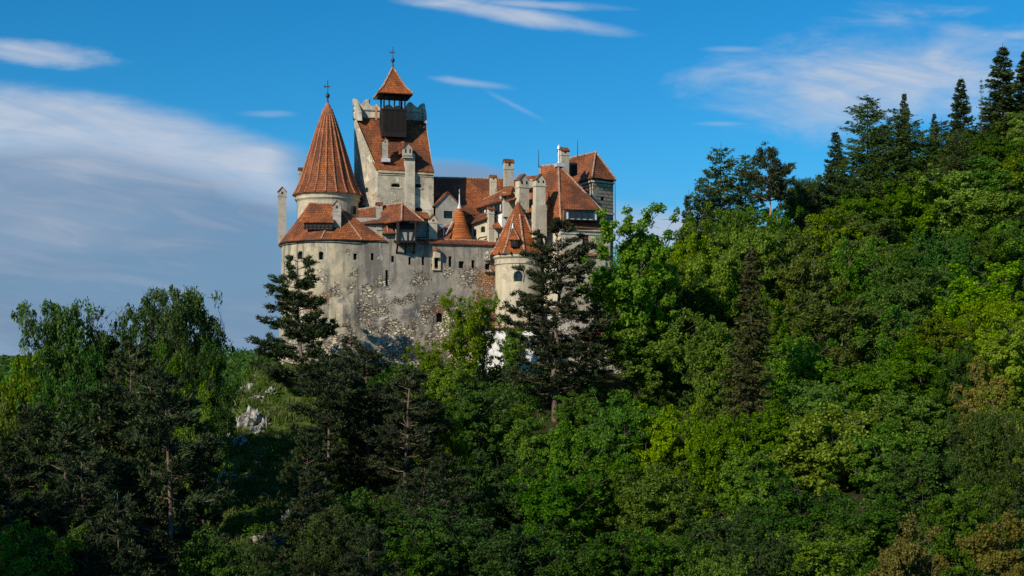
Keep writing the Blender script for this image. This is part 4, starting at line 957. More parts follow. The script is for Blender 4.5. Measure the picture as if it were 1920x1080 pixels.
# ================================================================ ground
def sst(x, a, b):
    t = np.clip((x - a) / (b - a), 0, 1); return t * t * (3 - 2 * t)
def ground(x, y):
    x = np.asarray(x, float); y = np.asarray(y, float)
    low = -18.5 + 7.5 * sst(-x, 42, 62) * sst(y, 60, 110) + 0.0 * x
    low = low + 1.2 * np.sin(x * .11 + 1.3) * np.sin(y * .083) + .6 * np.sin(x * .27 + y * .19)
    low = low + 27 * np.exp(-(((x + 72) / 24) ** 2 + ((y - 42) / 30) ** 2))      # unseen bank added left of the viewpoint to carry the shading wood
    far = sst(y, 420, 1300); low = low + 9 * sst(y, 1800, 3600) + far * (20 + 6 * np.sin(x * .0047 + 2.6) + 4.0 * np.sin(x * .017) + 2 * np.sin(x * .041) + 0.02 * np.clip(y - 1300, 0, 4000))
    near = 17.5 * np.exp(-((x / 26) ** 2 + ((y + 8) / 28) ** 2)); low = low + near
    # the castle rock and its spur towards the camera
    crest = 1.8 - 0.275 * np.clip(197 - y, 0, 75) + 0.6 * np.sin(y * .21 + x * .1)
    lw = -35.5 + 0.10 * (200 - np.clip(y, 120, 200)) + 1.3 * np.sin(y * .33) + .7 * np.sin(y * .83)
    dl = np.clip(lw - x, 0, None); dback = np.clip(y - 222, 0, None); dfront = np.clip(122 - y, 0, None); dr = np.clip(x - 24, 0, None)
    rock = crest - 1.55 * dl - 0.45 * dl * sst(dl, 0, 4) - .7 * dback - .5 * dfront - 0.05 * dr - 0.16 * np.clip(x + 12, 0, 60) * sst(-(y), -190, -165)
    # wooded hillside at right
    hx = sst(x, 17, 36); hill = hx * (14 * sst(y, 100, 195) + 19 * sst(y, 196, 240) * sst(-y, -420, -330)) + .0030 * np.clip(x - 34, 0, 220) * np.clip(y - 120, 0, 190) + .35 * np.sin(x * .31) * np.sin(y * .27) * hx
    hill = -16.5 + hill - 30 * sst(y, 380, 700)
    k = 1.2; z = np.logaddexp(np.logaddexp(low / k, rock / k), hill / k) * k
    r = np.clip(1 - dl / 14, 0, 1) * (rock > low - 2)
    return z
def gz(x, y): return float(ground(x, y))
def ray_ground(px, py, y0=40.0, y1=600.0):
    ys = np.arange(y0, y1, .5); xs = (px - 960) * ys / F; zr = (HZ - py) * ys / F
    hit = np.nonzero(ground(xs, ys) >= zr)[0]
    if len(hit) == 0: return None
    y = float(ys[hit[0]]); x = (px - 960) * y / F; return Vector((x, y, gz(x, y)))

def npmesh(name, V, Fq, mats, midx=None, smooth=False, k=4):
    V = np.ascontiguousarray(V, dtype=np.float32); Fq = np.ascontiguousarray(Fq, dtype=np.int32)
    me = bpy.data.meshes.new(name); me.vertices.add(len(V)); me.vertices.foreach_set('co', V.ravel())
    me.loops.add(Fq.size); me.loops.foreach_set('vertex_index', Fq.ravel()); me.polygons.add(len(Fq))
    me.polygons.foreach_set('loop_start', np.arange(0, Fq.size, k, dtype=np.int32)); me.polygons.foreach_set('loop_total', np.full(len(Fq), k, dtype=np.int32))
    for m in mats: me.materials.append(m)
    if midx is not None: me.polygons.foreach_set('material_index', midx.astype(np.int32))
    me.update(calc_edges=True)
    if smooth: me.polygons.foreach_set('use_smooth', [True] * len(Fq))
    return me
def obj(name, me, parent=None, loc=None):
    o = bpy.data.objects.new(name, me); COL.objects.link(o); o.parent = parent
    if loc is not None: o.location = loc
    return o

def ground_mat():
    m, g, out = newmat('hillside_grass_and_rock'); p = g.pos(); n = g.new('ShaderNodeNewGeometry').outputs['Normal']; nz = g.xyz(n)[2]; x, y, z = g.xyz(p)
    a = g.noise(p, .22, 6, .65); b = g.noise(p, 1.3, 6, .7); c = g.noise(p, 5, 5, .7)
    col = g.mix(g.step(a, .4, .6), (0.060, 0.100, 0.014), (0.120, 0.145, 0.028))
    col = g.mix(g.step(b, .52, .66, 0, .6), col, (0.155, 0.125, 0.055))
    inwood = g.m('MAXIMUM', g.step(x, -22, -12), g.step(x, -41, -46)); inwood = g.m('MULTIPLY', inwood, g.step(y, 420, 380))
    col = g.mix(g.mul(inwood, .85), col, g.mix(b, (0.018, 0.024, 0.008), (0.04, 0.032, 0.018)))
    rk = g.mul(g.step(g.sub(g.mul(g.add(b, a), .5), g.mul(g.sub(nz, .62), .35)), .52, .56), g.step(nz, .90, .80)); rk = g.mul(rk, g.step(y, 420, 380))
    rc = g.mix(g.step(g.noise(p, 2.2, 6, .7), .4, .62), (0.13, 0.12, 0.11), (0.50, 0.47, 0.43))
    col = g.mix(rk, col, rc)
    col = g.mix(.6, col, g.mix(c, (0.25, 0.25, 0.25), (0.75, 0.75, 0.75)), 'OVERLAY')
    principled(g, out, col, .95, g.add(g.mul(b, 1.0), g.mul(c, .3)), .9, .5, .1); return m
gx_ = np.sinh(np.linspace(-5.2, 5.2, 230)); gx_ = gx_ / gx_[-1] * 4000; 
gx_ = np.unique(np.concatenate([gx_, np.arange(-70, 120, 1.6)]))
gy_ = np.unique(np.concatenate([np.linspace(-120, 100, 40), np.arange(100, 270, 1.6), 270 + (np.linspace(0, 1, 90) ** 2.2) * 8000]))
GX, GY = np.meshgrid(gx_, gy_); GZ = ground(GX, GY)
rng = np.random.default_rng(5)
# crags on the steep left flank
nearx = (GX > -60) & (GX < 60) & (GY > 100) & (GY < 250)
gg = np.zeros_like(GZ)
for i, j in zip(*np.nonzero(nearx)):
    q = Vector((GX[i, j] * .22, GY[i, j] * .22, GZ[i, j] * .3)); gg[i, j] = mnoise.noise(q) * 1.0 + mnoise.noise(q * 3.1) * .5
gr = np.gradient(GZ, axis=1) / np.maximum(np.gradient(GX, axis=1), .1); steep = sst(np.abs(gr), .35, 1.2)
GZ = GZ + gg * (.35 + 1.1 * steep)
n0, n1 = GX.shape; idx = np.arange(n0 * n1).reshape(n0, n1)
Fq = np.stack([idx[:-1, :-1], idx[:-1, 1:], idx[1:, 1:], idx[1:, :-1]], -1).reshape(-1, 4)
go = obj('hillside_ground', npmesh('hillside_ground', np.stack([GX, GY, GZ], -1).reshape(-1, 3), Fq, [ground_mat()], smooth=True)); go['kind'] = 'structure'; go['label'] = 'steep grassy and rocky ground of the castle hill and the valley'; go['category'] = 'ground'

# ================================================================ vegetation
def leaf_mat(name, c1, c2, trans=0.35, obvar=0.25, rough=.5, shift=None):
    m, g, out = newmat(name); geo = g.new('ShaderNodeNewGeometry'); p = geo.outputs['Position']; ri = geo.outputs['Random Per Island']
    oi = g.new('ShaderNodeObjectInfo').outputs['Random']
    a = g.noise(p, .45, 4, .6)
    f = g.add(g.mul(a, .9), g.mul(g.sub(ri, .5), .8))
    col = g.mix(g.step(f, .1, .85), c1, c2)
    h = g.new('ShaderNodeHueSaturation'); g.put(h.inputs['Color'], col); g.put(h.inputs['Hue'], g.lin(oi, 0, 1, .5 - .022, .5 + .018)); g.put(h.inputs['Value'], g.lin(g.m('FRACT', g.mul(oi, 7.31)), 0, 1, 1 - obvar, 1 + obvar)); g.put(h.inputs['Saturation'], g.lin(g.m('FRACT', g.mul(oi, 3.7)), 0, 1, .88, 1.06))
    col = h.outputs[0]
    b = g.new('ShaderNodeBsdfPrincipled'); g.put(b.inputs['Base Color'], col); g.put(b.inputs['Roughness'], rough); g.put(b.inputs['Specular IOR Level'], .10)
    t = g.new('ShaderNodeBsdfTranslucent'); g.put(t.inputs[0], g.mix(1.0, col, (1.3, 1.35, .6), 'MULTIPLY'))
    mx = g.new('ShaderNodeMixShader'); mx.inputs[0].default_value = trans; g.l.new(b.outputs[0], mx.inputs[1]); g.l.new(t.outputs[0], mx.inputs[2]); g.l.new(mx.outputs[0], out.inputs[0])
    return m
L = {}
L['green'] = leaf_mat('green_leaves', (0.038, 0.096, 0.002), (0.118, 0.232, 0.004))
L['bright'] = leaf_mat('fresh_green_leaves', (0.070, 0.142, 0.003), (0.195, 0.305, 0.006), .4)
L['deep'] = leaf_mat('deep_green_leaves', (0.018, 0.055, 0.005), (0.060, 0.130, 0.010), .3)
L['olive'] = leaf_mat('olive_leaves', (0.056, 0.092, 0.004), (0.145, 0.205, 0.010))
L['rust'] = leaf_mat('rusty_young_leaves', (0.085, 0.086, 0.012), (0.200, 0.170, 0.026), .3)
L['dull_haze_tint'] = leaf_mat('grey_green_leaves', (0.030, 0.068, 0.010), (0.078, 0.138, 0.018))  # dull leaf tone; on the distant wood it doubles as painted-in air fade
L['pine'] = leaf_mat('pine_needles', (0.016, 0.027, 0.010), (0.060, 0.082, 0.028), .12, .15)
L['spruce'] = leaf_mat('spruce_needles', (0.018, 0.034, 0.010), (0.060, 0.088, 0.022), .12, .15)
L['larch'] = leaf_mat('larch_needles', (0.040, 0.075, 0.014), (0.105, 0.160, 0.032), .3, .15)
L['brown'] = leaf_mat('browned_spruce_needles', (0.036, 0.044, 0.010), (0.090, 0.094, 0.022), .15, .1)
def bark(name, c, c2):
    m, g, out = newmat(name); p = g.pos(); n = g.noise(g.vscale(p, (3, 3, .8)), 1.5, 5, .7)
    principled(g, out, g.mix(g.step(n, .35, .65), c, c2), .95, n, .6, .05, .1); return m
BK = {'grey': bark('grey_bark', (0.05, 0.042, 0.034), (0.15, 0.125, 0.10)), 'pine': bark('brown_bark', (0.07, 0.048, 0.036), (0.20, 0.145, 0.11)), 'orange': bark('orange_bark', (0.32, 0.14, 0.055), (0.60, 0.30, 0.12)), 'dark': bark('dark_bark', (0.025, 0.022, 0.018), (0.07, 0.06, 0.045))}

def unit(v): return v / np.maximum(np.linalg.norm(v, axis=-1, keepdims=True), 1e-9)
def leaves(r, C, nb, size, out_dir=None, flat=.4, aspect=.55):
    """diamond leaves at centres C"""
    n = len(C); nrm = unit(r.normal(size=(n, 3)) + (out_dir * 1.1 if out_dir is not None else 0) + np.array([0, 0, flat]))
    a = unit(np.cross(nrm, r.normal(size=(n, 3)))); b = np.cross(nrm, a); s = size * r.uniform(.6, 1.3, (n, 1))
    V = np.stack([C - a * s, C - b * s * aspect, C + a * s, C + b * s * aspect], 1).reshape(-1, 3)
    return V, np.arange(n * 4).reshape(-1, 4)
class Tubes:
    def __init__(s): s.V = []; s.F = []; s.n = 0
    def add(s, pts, rad, k=5):
        pts = np.asarray(pts, float); rad = np.asarray(rad, float); d = unit(np.gradient(pts, axis=0)); ref = np.where(np.abs(d[:, 2:3]) < .9, np.array([[0, 0, 1.]]), np.array([[1., 0, 0]]))
        x = unit(np.cross(d, ref)); y = np.cross(x, d); a = 2 * np.pi * np.arange(k) / k
        V = pts[:, None] + (x[:, None] * np.cos(a)[None, :, None] + y[:, None] * np.sin(a)[None, :, None]) * rad[:, None, None]
        m = len(pts); I = s.n + np.arange(m * k).reshape(m, k); J = np.roll(I, -1, 1)
        s.V.append(V.reshape(-1, 3)); s.F.append(np.stack([I[:-1], J[:-1], J[1:], I[1:]], -1).reshape(-1, 4)); s.n += m * k
    def out(s): return np.concatenate(s.V), np.concatenate(s.F)
def curve(a, b, r, bend=.12, n=5, sag=0.0):
    a = np.asarray(a, float); b = np.asarray(b, float); t = np.linspace(0, 1, n)[:, None]; L_ = np.linalg.norm(b - a)
    w = r.normal(size=(n, 3)) * bend * L_ * .35; w[0] = 0; w[-1] = 0
    p = a + (b - a) * t + w; p[:, 2] += (-sag * L_ * 4 * (t * (1 - t)))[:, 0]; return p

def broadleaf(seed, H=16., W=11., base=.12, clumps=95, per=110, lsize=.21, gap=.25, stems=1, top=.75, csize=1.0, twigs=0, lobes=26, cap=.97):
    """returns wood and leaf arrays of a leafy tree"""
    r = np.random.default_rng(seed); T = Tubes(); tips = []
    for s_ in range(stems):
        lean = r.normal(size=2) * (.05 if stems == 1 else .14) * H; t0 = np.array([r.normal() * .25 * (stems > 1), r.normal() * .25 * (stems > 1), -.8]); t1 = np.array([lean[0], lean[1], H * r.uniform(.80, .93) * cap])
        tr = curve(t0, t1, r, .05, 9); R0 = H * .018 * (1 if stems == 1 else .65); T.add(tr, np.linspace(R0, R0 * .14, 9), 7)
        for k in range(int(20 / stems ** .5)):
            f = r.uniform(.16, .95); p = tr[0] + 0; i = f * 8; i0 = int(i); p = tr[i0] + (tr[min(i0 + 1, 8)] - tr[i0]) * (i - i0)
            az = r.uniform(0, 2 * np.pi); hf = (p[2] / H); prof = np.sin(np.pi * np.clip((hf - base * .5) / (1.08 - base * .5), 0, 1) ** top); ln = W * .5 * (.45 + .65 * prof) * r.uniform(.6, 1.05)
            e = p + np.array([np.cos(az) * ln, np.sin(az) * ln, ln * r.uniform(.35, .9)]); e[2] = min(e[2], H * cap)
            b = curve(p, e, r, .16, 6); rb = max(.02, R0 * (1 - f * .75) * .5); T.add(b, np.linspace(rb, .02, 6), 5); tips += [b[-1], b[-1] * .5 + b[-2] * .5, b[-2], b[3]]
            for q in range(3 + twigs):
                j = r.integers(2, 6); e2 = b[j] + r.normal(size=3) * ln * .28 + np.array([0, 0, ln * .15]); e2[2] = min(e2[2], H * (cap + .02)); e2[:2] *= min(1, W * .52 / max(.1, np.hypot(*e2[:2]))); T.add(curve(b[j], e2, r, .15, 4), np.linspace(.045, .014, 4), 4); tips.append(e2)
                for q2 in range(twigs): e3 = e2 + r.normal(size=3) * ln * .16 + np.array([0, 0, ln * .1]); e3[2] = min(e3[2], H * (cap + .04)); e3[:2] *= min(1, W * .55 / max(.1, np.hypot(*e3[:2]))); T.add(curve(e2, e3, r, .15, 3), np.linspace(.03, .012, 3), 3)
    # clump centres: within an uneven envelope, pulled to its shell
    n = clumps; zc = H * (base + (1 - base) * .5); hz = H * (1 - base) * .5; nl = lobes; nn_ = n * 2
    u = unit(r.normal(size=(nl, 3)) + np.array([0, 0, .15])); LC = u * r.uniform(.45, .86, (nl, 1)) * np.array([W * .5, W * .5, hz]) + np.array([0, 0, zc]); LR = r.uniform(.9, 2.1, nl) * W / 10.5
    li = r.integers(0, nl, nn_); C = LC[li] + unit(r.normal(size=(nn_, 3)) + np.array([0, 0, .55])) * (LR[li] * r.uniform(.45, 1.0, nn_) ** .5)[:, None] * np.array([1.15, 1.15, .8])
    ki = int(nn_ * .22); C[:ki] = unit(r.normal(size=(ki, 3))) * r.uniform(.2, .75, (ki, 1)) * np.array([W * .5, W * .5, hz]) + np.array([0, 0, zc]); C = C[r.permutation(nn_)]
    zz = (C[:, 2] - base * H) / (H * (1 - base)); taper = np.where(zz > .55, np.sqrt(np.clip(1 - ((zz - .55) / .62) ** 2, 0.05, 1)), .75 + .25 * np.clip(zz / .55, 0, 1)); C[:, :2] *= taper[:, None]
    keep = np.array([mnoise.noise(Vector(tuple(c * .33)) + Vector((seed, 5, 1))) > -gap for c in C]); C = C[keep & (C[:, 2] > base * H * .6)][:n]
    C = np.concatenate([C, np.array(tips)[r.permutation(len(tips))[:(n // 3 if not twigs else len(tips))]]])
    m = len(C); cs = csize * r.uniform(.45, 1.35, (m, 1, 1)); off = r.normal(size=(m, per, 3)); off = off / np.maximum(np.linalg.norm(off, axis=-1, keepdims=True), 1e-6) * r.uniform(.1, 1, (m, per, 1)) ** .5
    P_ = (C[:, None] + off * cs * np.array([1.0, 1.0, .78])).reshape(-1, 3); od = (unit(off) + unit(C - np.array([0, 0, zc]))[:, None] * .6).reshape(-1, 3)
    V, Fq = leaves(r, P_, 4, lsize, od * .8, .45, .6)
    return T.out(), (V, Fq)

def pine(seed, H=15., W=8., base=.30, step=.62, tuft=34, tsize=.36, irr=.3, flat=True, round_top=.35, nbr=5, density=1.0):
    r = np.random.default_rng(seed); T = Tubes(); tr = curve((0, 0, -.8), (r.normal() * .02 * H, r.normal() * .02 * H, H), r, .02, 9); R0 = H * .0145
    T.add(tr, np.linspace(R0, R0 * .1, 9), 7); Ns = []; Ds = []
    z = base * H
    while z < H * .985:
        f = (z - base * H) / (H * (1 - base)); i = (z + .8) / (H + .8) * 8; i0 = min(int(i), 7); p0 = tr[i0] + (tr[i0 + 1] - tr[i0]) * (i - i0)
        prof = min(1, (1 - f) ** .72 * 1.05 + .06) * min(1, .55 + f / max(round_top, .01) * .45)
        for k in range(nbr):
            if r.uniform() < irr * .5: continue
            ln = W * .5 * prof * r.uniform(1 - irr * 1.3, 1.12); az = r.uniform(0, 2 * np.pi); up_ = r.uniform(-.02, .28) + f * .35
            e = p0 + np.array([np.cos(az) * ln, np.sin(az) * ln, ln * up_]); b = curve(p0, e, r, .07, 6, .03); b[:, 2] += np.linspace(0, 1, 6) ** 2 * ln * .06
            T.add(b, np.linspace(max(.03, R0 * .30 * (1 - f * .6)), .018, 6), 4)
            nt = max(3, int(ln * 3.4 * density)); q = r.uniform(.30, 1.02, nt) ** .75; pos = np.stack([np.interp(q, np.linspace(0, 1, 6), b[:, c]) for c in range(3)], 1)
            side = np.array([-np.sin(az), np.cos(az), 0]); pos = pos + side * (r.normal(size=(nt, 1)) * ln * .17 * (1.15 - q[:, None] * .5)) + np.array([0, 0, 1]) * r.normal(size=(nt, 1)) * .14
            d_ = unit(np.array([np.cos(az), np.sin(az), .5]) + r.normal(size=(nt, 3)) * .3); Ns.append(pos); Ds.append(d_)
        z += step * r.uniform(.7, 1.3)
    N_ = np.concatenate(Ns); D = np.concatenate(Ds); m = len(N_)
    dirs = unit(D[:, None] * .9 + r.normal(size=(m, tuft, 3)) * .75 + np.array([0, 0, .25])); o = N_[:, None] + r.normal(size=(m, tuft, 3)) * .10 * np.array([1.4, 1.4, .8])
    ln = tsize * r.uniform(.6, 1.2, (m, tuft, 1)); sd = unit(np.cross(dirs, r.normal(size=(m, tuft, 3)))) * ln * .13
    V = np.stack([o - sd, o + dirs * ln * .5 - sd * 1.1, o + dirs * ln, o + sd * 1.2], 2).reshape(-1, 3)
    return T.out(), (V, np.arange(len(V)).reshape(-1, 4))

def spruce(seed, H=18., W=6.5, base=.08, step=.36, irr=.18, droop=.28, per=80, nsize=.30, upturn=.1, nbr=7, thin=1.0, sparse=0.0, pw=.85):
    r = np.random.default_rng(seed); T = Tubes(); tr = curve((0, 0, -.8), (0, 0, H), r, .008, 7); R0 = H * .012; T.add(tr, np.linspace(R0, .02, 7), 6); Ns = []; Ds = []
    z = base * H
    while z < H * .97:
        f = (z - base * H) / (H * (1 - base)); p0 = np.array([0, 0, z])
        for k in range(nbr):
            if r.uniform() < sparse: continue
            ln = (W * .5 * (1 - f) ** pw + .12) * r.uniform(1 - irr * 2, 1.1); az = r.uniform(0, 2 * np.pi)
            e = p0 + np.array([np.cos(az) * ln, np.sin(az) * ln, -ln * droop * (1 - f * .9) + ln * f * .25]); b = curve(p0, e, r, .04, 5, .04); b[:, 2] += np.linspace(0, 1, 5) ** 3 * ln * upturn
            T.add(b, np.linspace(.05 * (1 - f) + .02, .012, 5), 3)
            n = max(8, int(per * ln / (W * .5) * thin)); q = r.uniform(.08, 1.03, n) ** .8; pos = np.stack([np.interp(q, np.linspace(0, 1, 5), b[:, c]) for c in range(3)], 1)
            side = np.array([-np.sin(az), np.cos(az), 0]); w = r.normal(size=(n, 1)) * ln * .17 * (1.1 - q[:, None] * .7); pos = pos + side * w + np.array([0, 0, -1]) * np.abs(w) * .35 + r.normal(size=(n, 3)) * .06
            Ns.append(pos); Ds.append(unit(np.array([np.cos(az), np.sin(az), 0])[None] + side * np.sign(w) * .8 + np.array([0, 0, -.45]) + r.normal(size=(n, 3)) * .35))
        z += step * r.uniform(.7, 1.3)
    N_ = np.concatenate(Ns); D = np.concatenate(Ds); ln = nsize * r.uniform(.6, 1.3, (len(N_), 1)); sd = unit(np.cross(D, r.normal(size=D.shape))) * ln * .26
    V = np.stack([N_ - sd, N_ + D * ln * .6 - sd * .8, N_ + D * ln * 1.15, N_ + sd], 1).reshape(-1, 3)
    return T.out(), (V, np.arange(len(V)).reshape(-1, 4))

KIND = {}
def kind(key, data, H, W, wood, leaf, name):
    (a, b), (c, d_) = data
    tm = npmesh('trunk', a, b, [BK[wood]], smooth=True); lm = npmesh('crown', c, d_, [L[leaf]]) if len(c) else None
    zc = np.sort(c[:, 2]) if len(c) > 4000 else np.sort(a[:, 2]); H = float(zc[int(len(zc) * (.990 if name in ('broadleaf_tree', 'young_tree') and wood != 'x' and len(c) > 4000 else .9985))])
    rc = np.sort(np.hypot(c[:, 0], c[:, 1])) if len(c) > 4000 else np.array([W / 2]); W = 2 * float(rc[int(len(rc) * .955)])
    KIND[key] = dict(t=tm, c=lm, H=H, W=W, name=name)
for i in range(3):
    kind(f'g{i}', broadleaf(10 + i, 16, 11, .05, 330, 78, .17, .22, csize=.72), 16, 11.5, 'grey', 'green', 'broadleaf_tree')
    kind(f'b{i}', broadleaf(20 + i, 16, 10.5, .05, 330, 78, .18, .18, csize=.72), 16, 11, 'grey', 'bright', 'broadleaf_tree')
for i in range(2):
    kind(f'd{i}', broadleaf(30 + i, 16, 11, .05, 320, 76, .18, csize=.75), 16, 11.5, 'dark', 'deep', 'broadleaf_tree')
    kind(f'o{i}', broadleaf(40 + i, 15, 10, .05, 320, 74, .16, csize=.68), 15, 10.5, 'grey', 'olive', 'broadleaf_tree')
kind('r0', broadleaf(50, 13, 9, .06, 260, 80, .15, csize=.6), 13, 9.5, 'grey', 'rust', 'broadleaf_tree')
kind('s0', broadleaf(60, 17, 11, .25, 260, 34, .15, .45, 3, .7, .62, 2, 30, .86), 17, 11.5, 'dark', 'dull_haze_tint', 'broadleaf_tree')
kind('s1', broadleaf(61, 17, 11, .22, 460, 42, .15, .5, 3, .7, .66, 2, 34, .84), 17, 11, 'dark', 'dull_haze_tint', 'broadleaf_tree')
kind('s2', broadleaf(62, 15, 7, .12, 130, 36, .16, .3, 4, .8, .60, 2), 15, 8, 'grey', 'bright', 'young_tree')
kind('t0', broadleaf(63, 13, 8, .2, 10, 6, .10, .2, 4, .8, .4, 3), 13, 8.5, 'grey', 'dull_haze_tint', 'bare_twig_tree')
kind('tall', broadleaf(64, 20, 10, .10, 420, 90, .19, .16, 3, .9, .72, 1), 20, 10.5, 'dark', 'bright', 'broadleaf_tree')
for i in range(3): kind(f'p{i}', pine(70 + i, 16, 9, .26, .60, 30, .34, .35, density=1.15), 16, 9, 'pine', 'pine', 'pine_tree')
kind('pbig', pine(75, 22, 12.5, .14, .66, 30, .36, .38, round_top=.12, density=1.15), 22, 12.5, 'pine', 'pine', 'pine_tree')
kind('pcone', pine(76, 15, 10.5, .06, .68, 32, .36, .34, round_top=.05, density=1.3), 15, 10.5, 'pine', 'pine', 'pine_tree')
kind('scots', pine(77, 15, 7, .70, .42, 28, .30, .5, round_top=.3, nbr=7, density=1.2), 15, 8, 'orange', 'pine', 'pine_tree')
for i in range(2): kind(f'f{i}', spruce(80 + i, 18, 7.6, per=120, nsize=.32, irr=.22), 18, 7, 'dark', 'spruce', 'spruce_tree')
kind('brown', spruce(84, 22, 8.5, .05, .40, .25, .35, 90, .30, .0), 22, 8.5, 'dark', 'brown', 'spruce_tree')
for i in range(2): kind(f'l{i}', spruce(86 + i, 18, 9.5, .12, .36, .36, -.02, 120, .25, .10, 8, 1.0, .15, .50), 18, 9.5, 'dark', 'larch', 'larch_tree')
dd_ = spruce(90, 14, 3.6, .1, .45, .3, .15, 10, .16, .1, 5, .25, .2); kind('dead', dd_, 14, 3.6, 'grey', 'brown', 'dead_spruce')

def tree(k, px, py, Y, wpx, label, group, rot=None, sink=0.0, hadd=0.0, scale=None):
    K = KIND[k]; x = (px - 960) * Y / F; zt = ZP(py, Y); z0 = gz(x, Y) - sink - .2
    h = max(3.0, zt - z0); w = wpx * Y / F
    if h < w * .8: h = w * .8; z0 = zt - h
    t = thing(K['name'], label, {'broadleaf_tree': 'tree', 'young_tree': 'tree', 'bare_twig_tree': 'tree', 'dead_spruce': 'dead tree', 'pine_tree': 'pine tree', 'spruce_tree': 'spruce', 'larch_tree': 'larch'}[K['name']], (x, Y, z0), group)
    rr = random.Random(int(px * 7 + py * 13)); t.rotation_euler = (0, 0, rr.uniform(0, 6.28) if rot is None else rot)
    sx = w / K['W']; sz = h / K['H']
    if sz < sx * .8: sz = sx * .8; t.location.z = zt - K['H'] * sz          # low crowns on steep ground: the base sits deep in the slope
    sx = max(sx, sz * (.44 if px < 430 and not k.startswith('p') else .62))
    t.scale = (sx, sx, sz)
    obj('trunk', K['t'], t)
    if K['c']: obj('crown', K['c'], t)
    return t
GR, GL, GP, GF, GT = 'leafy trees of the right-hand hillside', 'leafy trees at the left edge', 'dark pines in front of the castle rock', 'leafy trees below the castle', 'conifers along the ridge at the right'
